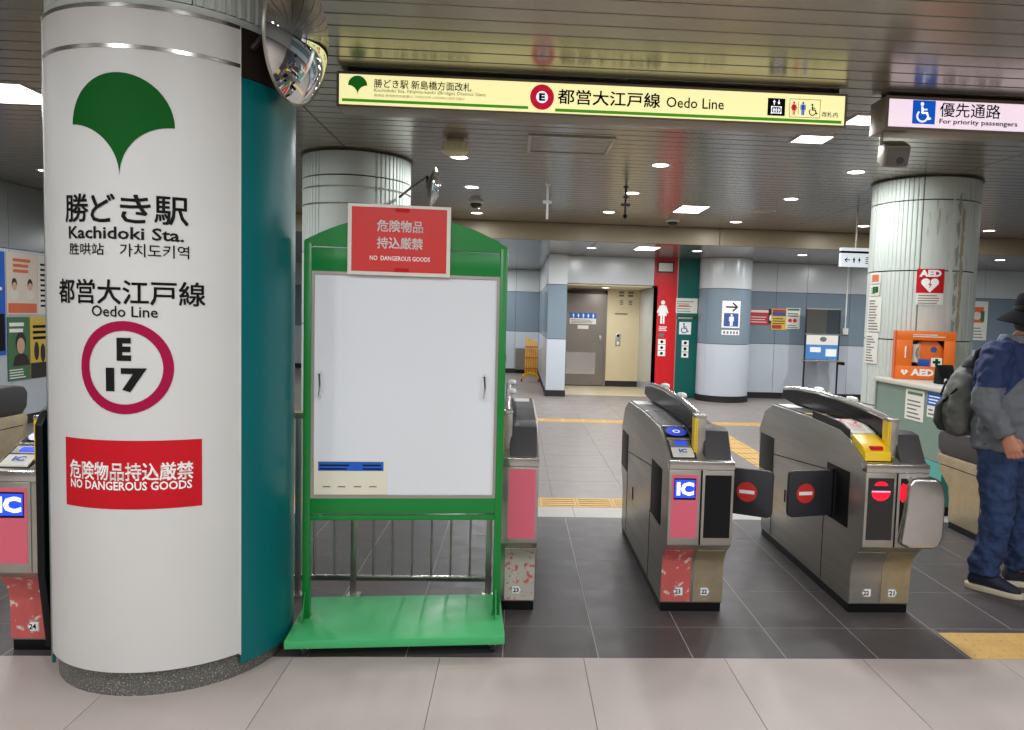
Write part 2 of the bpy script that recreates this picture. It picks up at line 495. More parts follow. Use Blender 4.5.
tile_stuff('hall_tiles', 'tile_grey', [-7.57 + .66 * i for i in range(8)], [6.41 + .66 * i for i in range(8)], 0.0015)
tile_stuff('hall_tiles', 'tile_grey', [4.93 + .66 * i for i in range(9)], [6.41 + .66 * i for i in range(8)], 0.0015)
tile_stuff('hall_tiles', 'tile_grey', [2.33, 2.64], [6.41 + .66 * i for i in range(8)], 0.0015)
for i in range(14): tblock(t_y, 2.795, 6.565 + .33 * i)
for i in range(26): tblock(t_x, -1.9 + .31 * i, 11.185)
tile_stuff('hall_tiles', 'tile_grey', [-7.57 + .66 * i for i in range(9)], [11.03, 11.34], 0.0015)
tile_stuff('hall_tiles', 'tile_grey', [6.0 + .66 * i for i in range(7)], [11.03, 11.34], 0.0015)
tile_stuff('hall_tiles', 'tile_grey', [-7.57 + .66 * i for i in range(28)], [11.34 + .66 * i for i in range(16)], 0.0015)

# ------------------------------------------------------------------ ceilings
ceiling = tag(box('ceiling', 'slat_back', -8, 11, -6, 11.8, ZC + .012, ZC + .1), kind='structure')
SLW = 0.157
segs = [(-7.9, -1.55), (-1.54, 4.10), (4.11, 10.9)]
me_seg = []
for a, b in segs:
    me = MB().box(a, b, 0.006, SLW - 0.006, -.0, .022).mesh('slat', bevel=0.003, segs=1); me.materials.append(M['slat']); me_seg.append(me)
ny = 0
y = 1.75
while y < 11.75 and ny < 95:
    for me in me_seg:
        o = link(bpy.data.objects.new('slat', me), ceiling); o.location = (0, y, ZC)
    y += SLW; ny += 1
bb = MB()
y = 1.75 - SLW
while y > -6:
    bb.box(-7.9, 10.9, y + .004, y + SLW - .004, ZC, ZC + .022); y -= SLW
tag(bb.build('slats', 'slat', ceiling), kind='stuff')
trim = tag(box('trim_1', 'slat_back', -8, 11, 11.815, 11.9, ZL, ZC + .1), kind='structure')
for a, b in ((-7.9, -2.3), (-2.29, 3.16), (3.17, 7.0), (7.01, 10.9)):
    box('fascia_panel', 'riser', a, b, 11.795, 11.815, ZL - .005, ZC - .004, trim)
low = tag(box('ceiling_low', 'slat_back', -8, 11, 11.82, 21, ZL + .012, ZL + .1), kind='structure')
for i in range(5):
    for a, b in ((-7.9, -2.36), (-2.35, 1.23), (1.24, 4.10), (4.11, 7.4), (7.41, 10.9)):
        y0 = 11.9 + 1.8 * i
        box('ceiling_panel', 'low_ceiling', a, b, y0 + .003, y0 + 1.797, ZL, ZL + .012, low)


# ------------------------------------------------------------------ walls
def wall_panels(parent, xs, Y, side='y', bands=None, depth=0.03, sign=1):
    """panels of three coloured bands, each panel its own piece; side 'y': faces -Y at depth Y; 'x': faces +-X at x=Y"""
    bands = bands or ((.12, 1.105, 'wall_low'), (1.115, 2.155, 'wall_blue'), (2.165, ZL - .004, 'wall_white'))
    for a, b in zip(xs[:-1], xs[1:]):
        for z0, z1, m in bands:
            if side == 'y': box('wall_panel', m, a + .004, b - .004, Y, Y + depth, z0, z1, parent)
            else: box('wall_panel', m, min(Y, Y + sign * depth), max(Y, Y + sign * depth), a + .004, b - .004, z0, z1, parent)

def wall(name, x0, x1, y0, y1, z1=ZL + .1):
    return tag(box(name, 'seam', x0, x1, y0, y1, 0, z1), kind='structure')
# far left end wall and the passage side
wl = wall('wall_back_left', -7.9, .6, 20.03, 20.2)
wall_panels(wl, [-7.4, -6.2, -5, -3.8, -2.6, -1.5, -.95, -.02, .6], 20.0)
tag(box('baseboard_back_left', 'base_black', -7.9, .6, 19.99, 20.03, 0, .12), kind='structure')
pier = wall('wall_pier', .63, .95, 14.53, 20.2)
wall_panels(pier, [.6, .97], 14.5)
wall_panels(pier, [14.5, 15.6, 16.7, 17.8, 18.9, 20.0], .6, 'x')
tag(box('baseboard_pier', 'base_black', .59, .98, 14.485, 20, 0, .12), kind='structure')
# alcove with door and cream wall
alc = wall('wall_alcove', .95, 2.96, 16.73, 16.9)
box('cream_panel', 'cream_wall', 2.0, 2.96, 16.69, 16.73, .14, 2.2, alc)
box('kick_strip', 'base_black', 2.0, 2.96, 16.685, 16.72, .0, .14, alc)
box('upper_panel', 'cream_wall', .95, 2.96, 16.70, 16.73, 2.14, 2.2, alc)
side = wall('wall_alcove_side', 2.76, 2.96, 14.8, 16.73)
box('side_panel', 'wall_white', 2.735, 2.76, 14.85, 16.7, .0, 2.2, side)
box('corner_post', 'door_grey', 2.70, 2.77, 14.78, 14.85, 0, 2.2, side)
lint = tag(box('wall_lintel', 'seam', .97, 2.70, 14.83, 16.9, 2.2, ZL + .1), kind='structure')
box('lintel_panel', 'wall_white', .975, 2.695, 14.80, 14.83, 2.205, ZL - .003, lint)
box('alcove_light_strip', 'cream_wall', 1.0, 2.68, 14.86, 16.68, 2.17, 2.2, lint)
box('alcove_floor', 'tile_cream', .97, 2.74, 14.83, 16.70, -.01, .012, floor)
d1 = tag(thing('door_1', None, None, (1.52, 16.69, 0)), kind='structure')
box('door_leaf', 'door_grey', -.46, .44, -.02, .03, .03, 2.06, d1)
box('door_frame', 'door_grey', -.52, -.46, -.05, .04, 0, 2.14, d1)
box('door_frame', 'door_grey', .44, .49, -.05, .04, 0, 2.14, d1)
box('door_frame', 'brown_dark', -.52, .49, -.05, .04, 2.06, 2.14, d1)
box('kick_plate', 'steel_bright', -.4, .26, -.026, -.02, .28, .76, d1)
box('door_pull', 'aluminium', .33, .38, -.06, -.02, 1.0, 1.14, d1, .008)
# toilet entrance panels, column bay and right-hand end wall
rp = wall('wall_red', 2.775, 3.155, 14.82, 15.2)
box('red_panel', 'panel_red', 2.70, 3.155, 14.78, 14.82, .02, ZL - .003, rp)
gp = wall('wall_green', 3.17, 3.7, 14.82, 15.2)
box('green_panel', 'panel_green', 3.175, 3.62, 14.78, 14.82, .02, ZL - .003, gp)
box('edge_strip', 'aluminium', 3.155, 3.175, 14.775, 14.82, .02, ZL - .003, gp)
br = wall('wall_back_right', 3.6, 10.9, 15.08, 15.3)
wall_panels(br, [3.62, 4.6, 5.25, 5.88, 6.78, 7.12, 8.0, 8.8, 9.6, 10.6], 15.05)
tag(box('baseboard_back_right', 'base_black', 3.65, 10.9, 15.02, 15.08, 0, .12), kind='structure')
wr = wall('wall_right', 10.7, 10.9, 4.0, 15.08, ZC)
wall_panels(wr, [4.0, 5.2, 6.4, 7.6, 8.8, 10.0, 11.2, 12.4, 13.6, 15.05], 10.7, 'x', sign=-1)
wle = wall('wall_left', -6.4, -6.23, 5.0, 20.0, ZC)
for a, b in zip([5.0, 6.3, 7.6, 8.5, 9.6, 11.3, 13.0, 15.0, 17.0, 20.0][:-1], [5.0, 6.3, 7.6, 8.5, 9.6, 11.3, 13.0, 15.0, 17.0, 20.0][1:]):
    zt = ZC - .004 if b <= 11.8 else ZL - .004
    box('wall_panel', 'wall_left', -6.23, -6.2, a + .004, b - .004, 2.2, zt, wle)
    box('wall_panel', 'wall_low', -6.23, -6.2, a + .004, b - .004, .12, 2.19, wle)
tag(box('baseboard_left', 'base_black', -6.25, -6.19, 5, 20, 0, .12), kind='structure')
tag(box('wall_rear', 'plain_wall', -8, 11, -6.1, -6, 0, ZC), kind='structure')
tag(box('wall_outer_left', 'plain_wall', -8.1, -8, -6, 20, 0, ZC), kind='structure')
tag(box('wall_outer_right', 'plain_wall', 11, 11.1, -6, 15, 0, ZC), kind='structure')


# ------------------------------------------------------------------ lamps
def area(name, parent, loc, power, size, shape='DISK', size_y=None, color=(.975, .99, 1.0)):
    l = bpy.data.lights.new(name, 'AREA'); l.shape = shape; l.size = size
    if size_y: l.size_y = size_y
    l.energy = power; l.color = color
    o = link(bpy.data.objects.new(name, l), parent); o.location = loc
    return o
def downlight(x, y, z, label, p=None, group='round downlights in the ceiling'):
    t = thing('downlight', label, 'ceiling light', (x, y, z), 0, group)
    MB().lathe([(.075, -.001), (.075, -.004), (.092, -.006), (.1, -.001)], 28).build('trim_ring', 'lamp_trim', t, smooth=True)
    MB().lathe([(.074, -.0005), (.074, -.004)], 28).build('lens', 'lamp_white', t)
    area('lamp', t, (0, 0, -.012), DOWN_W if p is None else p, .14)
def square_light(x0, x1, y0, y1, z, label, p=None):
    t = thing('square_ceiling_light', label, 'ceiling light', ((x0 + x1) / 2, (y0 + y1) / 2, z), 0, 'square panel lights in the ceiling')
    a, b = (x1 - x0) / 2, (y1 - y0) / 2
    for q in ((-a, a, -b, -b + .015), (-a, a, b - .015, b), (-a, -a + .015, -b + .015, b - .015), (a - .015, a, -b + .015, b - .015)):
        box('frame_bar', 'lamp_trim', q[0], q[1], q[2], q[3], -.008, .0, t)
    box('diffuser', 'lamp_white', -a + .015, a - .015, -b + .015, b - .015, -.004, -.001, t)
    area('lamp', t, (0, 0, -.012), SQ_W if p is None else p, (x1 - x0) * .9, 'RECTANGLE', (y1 - y0) * .9)
DL = [(-.56, 7.08, 'round downlight just behind the cream smoke detector'), (-.54, 8.72, 'round downlight second behind the smoke detector'),
      (-.6, 10.95, 'round downlight nearest the beige fascia, behind the red board sign'), (1.31, 7.08, 'round downlight just right of the ceiling hatch'),
      (1.30, 8.72, 'round downlight above the dark hanging bracket'), (1.23, 10.37, 'round downlight by the fascia left of the dark bracket'),
      (3.16, 7.04, 'round downlight left of the surveillance camera under the pink-lit sign'), (3.16, 8.72, 'round downlight in front of the flat ceiling disc'),
      (3.16, 10.93, 'round downlight behind the flat ceiling disc'), (5.04, 10.88, 'round downlight touching the left side of the defibrillator column'),
      (6.95, 10.9, 'round downlight right of the defibrillator column')]
for x, y, l in DL: downlight(x, y, ZC, l)
for x, y, l in [(-3.4, 7.08, 'round downlight left of the printed station pillar'), (-3.4, 10.4, 'round downlight far behind the printed pillar'),
                (-5.2, 8.7, 'round downlight over the poster wall'), (6.9, 8.7, 'round downlight over the right-hand bay'),
                (7.2, 6.5, 'round downlight past the right edge'), (-2.45, 5.6, 'added unseen downlight behind the printed pillar'), (-4.4, 3.9, 'added unseen downlight past the left edge')]:  # last two are unseen, added to brighten the column behind the board
    downlight(x, y, ZC, l)
for x, y, l in [(1.26, 13.0, 'round downlight in the low ceiling before the lintel'), (3.08, 12.92, 'round downlight above the red and green wall panels'),
                (4.96, 13.0, 'round downlight above the leaflet stand'), (8.33, 12.7, 'round downlight at the far right above the hat'),
                (-.47, 12.72, 'round downlight in the low ceiling behind the board'), (-.6, 16.8, 'round downlight down the left passage'), (-3.5, 15, 'round downlight deep in the left hall'), (6.7, 13.0, 'added unseen downlight of the low ceiling behind the defibrillator column'), (-.6, 18.8, 'round downlight at the end of the left passage')]:  # the one behind the defibrillator column is unseen, added to brighten the far wall
    downlight(x, y, ZL, l, 12 if 'red and green' in l else 38)
square_light(2.05, 2.42, 9.5, 10.15, ZC, 'square ceiling panel light beside the dome camera near the fascia')
square_light(2.12, 2.40, 5.72, 5.98, ZC, 'square ceiling panel light just below the long yellow sign', 26)
square_light(2.28, 2.50, 5.12, 5.38, ZC, 'square ceiling panel light peeking out at the long sign right end', 26)
square_light(-4.1, -3.3, 5.25, 5.78, ZC, 'large square ceiling light left of the printed pillar')
square_light(1.98, 2.36, 12.4, 13.05, ZL, 'square panel light in the low ceiling left of the red wall', 30)
downlight(1.85, 15.75, 2.17, 'round downlight inside the door alcove', 14)
# unseen downlights behind the photographer, put in to light the foreground
for x in (-4.2, -2.3, -.45, 1.4, 3.2, 5.1):
    for y in (-2.6, -.6, 1.4):
        downlight(x, y, ZC, 'unseen downlight of the ticket hall on this side of the gates', REAR_W, 'unseen downlights behind the viewpoint')

# ------------------------------------------------------------------ columns
def sector_mesh(R, a0, a1, h, fluted, depth=.025):
    """curved cladding panel from angle a0 to a1 (0 = -Y, + to +X), vertical flutes if asked"""
    n = 72 if fluted else 14
    prof = []
    for i in range(n + 1):
        t = i / n; a = a0 + (a1 - a0) * t; r = R
        if fluted: r = R - .009 * (1 if (i % 6) in (0, 1) else 0)
        prof.append((r * sin(a), -r * cos(a)))
    inner = [((R - depth) * sin(a0 + (a1 - a0) * i / 8), -(R - depth) * cos(a0 + (a1 - a0) * i / 8)) for i in range(8, -1, -1)]
    return MB().prism(prof + inner, 0, h, 'z').mesh('cladding_panel', smooth=True, angle=30)
def column(name, label, x, y, R, top, m='column', rust=None, levels=(0.09, .76, 1.43, 2.1, 2.77)):
    t = thing(name, label, 'pillar', (x, y, 0))
    MB().lathe([(R - .028, 0), (R - .028, top)], 48).build('core', 'core', t, smooth=True)
    zs = [l for l in levels if l < top] + [top]
    cache = {}
    for k in range(6):
        a0 = rad(-30 + 60 * k) + .006; a1 = rad(30 + 60 * k) - .006
        for z0, z1 in zip(zs[:-1], zs[1:]):
            key = (k, round(z1 - z0, 3))
            mm = rust if (rust and k == 0) else m
            if key not in cache:
                me = sector_mesh(R, a0, a1, z1 - z0 - .012, k % 2 == 1); me.materials.append(M[mm]); cache[key] = me
            o = link(bpy.data.objects.new('cladding_panel', cache[key]), t); o.location = (0, 0, z0 + .006)
    MB().lathe([(R + .012, 0), (R + .012, .09)], 48).build('skirting', 'granite', t, smooth=True)
    MB().lathe([(R - .005, top - .02), (R + .015, top - .015), (R + .015, top), (R - .005, top)], 48).build('ceiling_collar', 'brown_dark', t, smooth=True)
    return t
p2 = column('round_column', 'fluted pale column standing behind the green notice board', -1.543, 7.383, .5, ZC)
for z in (2.67, 2.52): MB().lathe([(.502, z - .008), (.51, z), (.502, z + .008)], 48).build('band', 'steel_bright', p2, smooth=True)
pA = column('round_column', 'fluted pale column with peeling streaks behind the orange defibrillator box', 4.09, 7.486, .5, ZC, rust='column_rust')
cP = cyl_map(.5)
for k in range(16):
    zc, ac, hh = 1.55 + 1.25 * k / 16, 8 + 7 * sin(k * 2.1), .10 + .05 * ((k * 7) % 3)
    pts_ = []
    for i in range(12):
        a = 2 * pi * i / 12; j = .6 + .8 * ((i * 37 + k * 17) % 10) / 10
        pts_.append((.5 * rad(ac) + .022 * j * cos(a), zc + hh * j * sin(a)))
    shape('peeling_patch', [pts_], ('peel_grey', 'peel_rust', 'peel_pale')[k % 3], cP, pA, .0008 + .0002 * (k % 3), True)
# engaged column of the far wall: smooth, in the wall's own colour bands
p4 = thing('wall_column', 'round far column banded white and blue with the men sign', 'pillar', (4.05, 14.53, 0))
MB().lathe([(.47, 0), (.47, ZL)], 40).build('core', 'core', p4, smooth=True)
for z0, z1, m in ((.12, 1.105, 'wall_low'), (1.115, 2.155, 'wall_blue'), (2.165, ZL - .004, 'wall_white')):
    for k in range(3):
        a0, a1 = rad(-55 + 120 * k), rad(65 + 120 * k)
        me = sector_mesh(.5, a0 + .004, a1 - .004, z1 - z0, False); me.materials.append(M[m])
        o = link(bpy.data.objects.new('cladding_panel', me), p4); o.location = (0, 0, z0)
MB().lathe([(.515, 0), (.515, .12)], 40).build('skirting', 'base_black', p4, smooth=True)

# ---- printed station pillar, front left
PL = thing('station_pillar', 'big round pillar wrapped in white station print and teal sheet, front left', 'pillar', (-1.52, 3.487, 0))
R = .495
MB().lathe([(.47, 0), (.47, .12), (.472, .12)], 64).build('granite_foot', 'granite', PL, smooth=True)
MB().lathe([(.44, .1), (.44, ZC)], 64).build('core', 'core', PL, smooth=True)
def wrap(name, m, a0, a1, z0, z1, Rr, label=None):
    n = max(6, int((a1 - a0) / 4))
    outer = [(Rr * sin(rad(a0 + (a1 - a0) * i / n)), -Rr * cos(rad(a0 + (a1 - a0) * i / n))) for i in range(n + 1)]
    inner = [((Rr - .012) * sin(rad(a0 + (a1 - a0) * i / n)), -(Rr - .012) * cos(rad(a0 + (a1 - a0) * i / n))) for i in range(n, -1, -1)]
    return MB().prism(outer + inner, z0, z1, 'z').build(name, m, PL, smooth=True, angle=40, label=label)
wrap('white_sheet', 'pillar_white', -51, 50.8, .108, 2.535, R, 'white printed sheet')
wrap('upper_sheet', 'pillar_white', -51, 50.8, 2.55, 2.685, R)
wrap('teal_sheet', 'teal', 51.2, 180, .06, 2.50, R + .002, 'teal sheet')
wrap('teal_sheet', 'teal', 181, 308.5, .06, 2.50, R + .002)
wrap('mirror_bracket_plate', 'brown_dark', 51.2, 110, 2.505, 2.70, R - .004)
wrap('teal_header', 'teal', 111, 308.5, 2.505, 2.70, R)
wrap('edge_bead', 'lamp_trim', 50.75, 51.25, .1, 2.70, R + .003)
wrap('edge_bead', 'aluminium', -52, -51, .1, 2.70, R + .004)
wrap('silver_band', 'steel_bright', -51, 50.8, 2.535, 2.55, R + .003)
wrap('silver_band', 'steel_bright', -51, 50.8, 2.685, 2.70, R + .003)
for k in range(6):
    me = sector_mesh(.485, rad(-30 + 60 * k) + .006, rad(30 + 60 * k) - .006, ZC - 2.735, k % 2 == 1); me.materials.append(M['column'])
    o = link(bpy.data.objects.new('cladding_panel', me), PL); o.location = (0, 0, 2.735)
    me = sector_mesh(.487, rad(-30 + 60 * k), rad(30 + 60 * k), .03, False); me.materials.append(M['column'])
    o = link(bpy.data.objects.new('cladding_panel', me), PL); o.location = (0, 0, 2.70)
cm = cyl_map(R)
A = lambda d: R * rad(d)
def ptext(s, a0, a1, z0, z1, m='ink', bold=0.0): text(s, m, cm, PL, A(a0), A(a1), z0, z1, bold, True, .0025)
shape('ginkgo_leaf', [leaf(0, 2.252, .195, .99)], 'leaf_green', cm, PL, .002, True, 'green ginkgo leaf emblem')
for ch, a0, a1 in zip('勝どき駅', (-27.9, -13.3, .3, 14.3), (-14.7, -2.2, 12.6, 27.7)):
    ptext(ch, a0, a1, 1.884, 1.99, bold=.025)
ptext('Kachidoki Sta.', -26, 26, 1.82, 1.868, bold=.02)
ptext('胜哄站', -25.7, -7.3, 1.759, 1.803, bold=.012); ptext('가치도키역', -.1, 28, 1.755, 1.805, bold=.012)
ptext('都営大江戸線', -33.8, 34.6, 1.572, 1.665, bold=.025)
ptext('Oedo Line', -13.5, 15.3, 1.523, 1.566, bold=.01)
shape('line_ring', ring(A(1.1), 1.327, .140, .143, .178, .181), 'magenta', cm, PL, .002, True, 'crimson line number ring')
ptext('E', -2.0, 4.2, 1.354, 1.443, bold=.05); ptext('17', -7.0, 10.7, 1.232, 1.326, bold=.05)
shape('danger_panel', [rect(A(-30.7), A(33.1), .77, 1.042)], 'red_print', cm, PL, .0015, True, 'red danger notice')
ptext('危険物品持込厳禁', -27.3, 29.3, .884, .954, 'white', .03)
ptext('NO DANGEROUS GOODS', -27, 28.8, .845, .88, 'white', .02)

# ---- convex mirrors
def convex_mirror(label, loc, normal, r, parent_pt):
    t = thing('convex_mirror', label, 'mirror', loc)
    n = Vector(normal).normalized(); q = n.to_track_quat('Z', 'Y').to_matrix()
    Rs = r * 1.55
    h0 = math.sqrt(Rs * Rs - r * r)
    prof = [(Rs * sin(a), Rs * cos(a) - h0) for a in [math.asin(r / Rs) * (1 - i / 14) for i in range(14)]] + [(.001, Rs - h0)]
    def rot(b): b.v = [tuple(q @ Vector(p)) for p in b.v]; return b
    rot(MB().lathe(prof, 48)).build('mirror_dome', 'mirror', t, smooth=True, angle=80)
    rot(MB().lathe([(r - .01, -.008), (r + .004, -.008), (r + .006, 0), (r + .004, .006), (r - .004, .002)], 48)).build('rim', 'aluminium', t, smooth=True)
    rot(MB().lathe([(.03, -.06), (r * .6, -.03), (r - .01, -.007)], 32)).build('backing', 'dark_plastic', t, smooth=True)
    e = Vector(parent_pt) - Vector(loc); s = q @ Vector((0, 0, -.05))
    MB().tube([s, s + Vector((0, 0, .08)), Vector((e.x, e.y, .1)) * .6 + Vector((0, 0, e.z * .6)), e], .012, 8).build('arm', 'brown_dark', t, smooth=True)
convex_mirror('convex chrome mirror jutting from the top of the printed pillar', (-.94, 3.28, 2.70), (.975, -.18, -.1), .265, (-1.1, 3.2, 2.62))
convex_mirror('small convex mirror seen edge-on by the column behind the green board', (-.74, 6.6, 2.64), (.98, .06, -.12), .17, (-1.1, 7.1, 2.62))

# ------------------------------------------------------------------ lit signs under the ceiling
def lightbox(name, label, x0, x1, z0, z1, y, d, face, fr=.014):
    k = 1.022
    t = thing(name, label, 'sign', (x0 * k, y * k, EYE + (z0 - EYE) * k)); t.scale = (k, k, k)
    W, H = x1 - x0, z1 - z0
    box('case', 'sign_case', 0, W, .006, d, 0, H, t, .004)
    for q in ((0, W, 0, fr), (0, W, H - fr, H), (0, fr, fr, H - fr), (W - fr, W, fr, H - fr)):
        box('frame_bar', 'sign_case', q[0], q[1], -.006, .006, q[2], q[3], t)
    box('lit_face', face, fr, W - fr, -.002, .006, fr, H - fr, t)
    box('mount', 'brown_dark', .05, W - .03, .05, d - .03, H, (ZC - EYE - (z0 - EYE) * k) / k, t)
    return t, plane_map((-x0, -.002, -z0))
S1, m1 = lightbox('hanging_sign', 'long yellow lit sign for the Oedo Line under the ceiling', -1.065, 1.942, 2.742, 2.942, 4.5, .19, 'sign_yellow')
shape('ginkgo_leaf', [leaf(-.946, 2.866, .055)], 'lit_leaf', m1, S1)
text('勝どき駅 新島橋方面改札', 'ink', m1, S1, -.852, -.293, 2.858, 2.907, .02)
text('Kachidoki Sta. Niijima-bashi (Bridge) District Gate', 'ink', m1, S1, -.851, -.209, 2.829, 2.853)
text('胜哄站 新岛桥方向检票口  가치도키역 니지마바시 방면 개찰구', 'ink', m1, S1, -.851, -.33, 2.806, 2.822)
shape('green_stripe', [rect(-1.035, .04, 2.773, 2.790), rect(.197, 1.912, 2.766, 2.784)], 'lit_green', m1, S1)
shape('line_disc', ring(.119, 2.845, .034, .034, .070, .073), 'lit_red', m1, S1, .002)
shape('line_disc_centre', [disc(.119, 2.845, .034)], 'white_emit', m1, S1, .0015)
text('E', 'ink', m1, S1, .101, .137, 2.823, 2.867, .06, w=.004)
text('都営大江戸線', 'ink', m1, S1, .212, .815, 2.812, 2.896, .03)
text('Oedo Line', 'ink', m1, S1, .853, 1.197, 2.818, 2.88, .01)
shape('lift_icon', [rect(1.46, 1.566, 2.797, 2.899)], 'ink', m1, S1)
shape('lift_icon_figure', [rect(1.482, 1.544, 2.81, 2.815), rect(1.482, 1.487, 2.81, 2.85), rect(1.539, 1.544, 2.81, 2.85), rect(1.482, 1.544, 2.847, 2.852)]
      + man(1.498, 2.815, .028) + man(1.513, 2.815, .028) + man(1.528, 2.815, .028)
      + [[(1.49, 2.876), (1.508, 2.876), (1.499, 2.89)], [(1.518, 2.876), (1.536, 2.876), (1.527, 2.862)], rect(1.496, 1.502, 2.86, 2.88), rect(1.524, 1.53, 2.87, 2.89)], 'white_emit', m1, S1, .0025)
shape('toilet_icon_box', [rect(1.592, 1.78, 2.793, 2.796), rect(1.592, 1.78, 2.898, 2.901), rect(1.592, 1.595, 2.793, 2.901), rect(1.777, 1.78, 2.793, 2.901), rect(1.645, 1.648, 2.81, 2.885)], 'ink_grey', m1, S1)
shape('woman_icon', man(1.62, 2.807, .078, True), 'lit_red', m1, S1)
shape('man_icon', man(1.675, 2.807, .078), 'lit_blue', m1, S1)
shape('wheelchair_icon', wheelchair(1.735, 2.807, .07), 'ink', m1, S1)
text('改札内', 'ink', m1, S1, 1.79, 1.888, 2.802, 2.833, .02)

S2, m2 = lightbox('hanging_sign', 'pinkish white lit priority passage sign at the upper right', 2.18, 3.55, 2.746, 2.945, 4.5, .2, 'sign_pink', .018)
shape('blue_square', [rect(2.345, 2.486, 2.786, 2.925)], 'lit_blue', m2, S2)
shape('wheelchair_icon', wheelchair(2.41, 2.797, .118), 'white_emit', m2, S2, .002)
text('優先通路', 'ink', m2, S2, 2.514, 2.89, 2.834, 2.918, .015)
text('For priority passengers', 'ink', m2, S2, 2.514, 3.001, 2.785, 2.822, .02)

t = thing('surveillance_camera', 'boxy surveillance camera hanging under the pinkish sign', 'camera', (2.31, 4.72, 2.77))
MB().tube([(-.04, 0, 0), (-.04, 0, -.07)], .012, 8).build('stem', 'aluminium', t, smooth=True)
b = MB().box(-.075, .075, -.1, .06, -.075, .06); 
o = b.build('housing', 'sign_case', t, .012); o.location = (.03, -.02, -.11); o.rotation_euler = (rad(24), 0, rad(-10))
o2 = box('lens_window', 'camera_dark', -.062, .062, -.106, -.1, -.062, .05, t); o2.location = o.location; o2.rotation_euler = o.rotation_euler
MB().lathe([(.022, -.112), (.022, -.104)], 16, (.02, 0, -.03), 'y').build('lens', 'black_gloss', o2, smooth=True)

t = thing('hanging_sign', 'small white direction sign with arrow beside the defibrillator column', 'sign', (4.13, 9.5, 2.3))
box('panel', 'sign_white', 0, 1.2, 0, .06, 0, .17, t); box('panel', 'sign_white', 0, 1.2, .0, .06, .2, .24, t)
box('case', 'black', 0, 1.2, .005, .055, .17, .2, t)
mp = plane_map((0, 0, 0))
shape('arrow', [bar(.05, .085, .12, .085, .012), bar(.05, .085, .085, .115, .012), bar(.05, .085, .085, .055, .012)], 'ink', mp, t)
shape('icons', man(.17, .05, .07) + man(.24, .05, .07, True) + lines(.32, .6, .04, .14, 4), 'ink', mp, t)
for x in (.2, 1.0): MB().tube([(x, .03, .24), (x, .03, ZC - 2.3)], .012, 8).build('hanger', 'aluminium', t)

# ------------------------------------------------------------------ small ceiling fittings
t = thing('smoke_detector', 'cream smoke detector drum on the slatted ceiling', 'detector', (-.54, 6.4, ZC))
MB().lathe([(.07, 0), (.07, -.03)], 24).build('base', 'detector', t, smooth=True)
MB().lathe([(.108, -.028), (.112, -.05), (.108, -.1), (.085, -.118), (.001, -.12)], 32).build('drum', 'detector', t, smooth=True, angle=50)
for k in range(12):
    a = 2 * pi * k / 12
    o = box('vent_rib', 'detector', .108, .116, -.006, .006, -.095, -.045, t); o.rotation_euler = (0, 0, a)
t = thing('ceiling_hatch', 'grey framed access hatch set in the slatted ceiling', 'hatch', (.4, 6.39, ZC))
for q in ((-.34, .36, -.31, -.285), (-.34, .36, .285, .31), (-.34, -.315, -.285, .285), (.335, .36, -.285, .285)):
    box('frame_bar', 'aluminium', q[0], q[1], q[2], q[3], -.012, .004, t)
for i in range(4): box('hatch_slat', 'slat', -.315, .335, -.285 + .1425 * i, -.15 + .1425 * i, -.006, .002, t)
for x, y, l in ((-.55, 9.8, 'dark dome camera left of the white hanging rod'), (2.24, 10.97, 'dark dome camera beside the square ceiling light')):
    t = thing('dome_camera', l, 'camera', (x, y, ZC), 0, 'dome cameras on the ceiling')
    MB().lathe([(.1, 0), (.1, -.02), (.085, -.03)], 24).build('collar', 'lamp_trim', t, smooth=True)
    MB().lathe([(.075, -.028), (.07, -.06), (.05, -.085), (.001, -.095)], 24).build('dome', 'black_gloss', t, smooth=True, angle=60)
t = thing('ceiling_speaker', 'flat beige round disc in the ceiling near the fascia', 'speaker', (3.17, 9.75, ZC))
MB().lathe([(.15, 0), (.15, -.01), (.13, -.014)], 32).build('grille', 'riser', t, smooth=True)
MB().lathe([(.162, 0), (.162, -.006), (.15, -.008), (.15, 0)], 32).build('rim', 'lamp_trim', t, smooth=True)
for x, m, l in ((.31, 'white', 'white hanging rod with a short crossbar under the ceiling'), (1.17, 'dark_plastic', 'dark hanging bracket with crossbars under the ceiling')):
    t = thing('hanging_rod', l, 'bracket', (x, 8.34, ZC))
    MB().tube([(0, 0, 0), (0, 0, -.30 if m != 'white' else -.38)], .012, 8).build('rod', m, t)
    box('crossbar', m, -.05, .05, -.012, .012, -.21, -.18, t)
    if m != 'white':
        box('crossbar', m, -.03, .03, -.012, .012, -.12, -.1, t)
        MB().lathe([(.02, -.3), (.028, -.32), (.001, -.35)], 12).build('tip', 'black', t, smooth=True)
    MB().lathe([(.03, 0), (.03, -.01)], 16).build('flange', m, t)

# ------------------------------------------------------------------ green notice board on wheels
NB = thing('notice_board', 'green wheeled notice board with an arched top and white panel', 'notice board', (-.517, 3.63, 0), rad(3.6))
bx0, bx1 = -.49, .49
o = box('base_plate', 'green_base', bx0 - .01, bx1 - .005, -.28, .25, .055, .095, NB, .006)
for x in (-.42, .43):
    for y in (-.22, .20):
        w_ = MB().lathe([(.012, -.011), (.026, -.009), (.026, .009), (.012, .011)], 18, (x, y, .027), 'x').build('caster', 'rubber', NB, smooth=True)
        box('caster_fork', 'aluminium', x - .016, x + .016, y - .012, y + .012, .03, .056, w_)
for x in (-.477, .435):
    p = box('post', 'green_frame', x, x + .036, -.018, .018, .095, 1.885, NB, .003)
    MB().box(x - .004, x + .04, -.03, .03, .095, .1).build('foot_bracket', 'green_frame', NB)
    MB().prism([(-.10, .1), (-.018, .1), (-.018, .22)], x + .012, x + .018).build('brace', 'green_frame', NB)
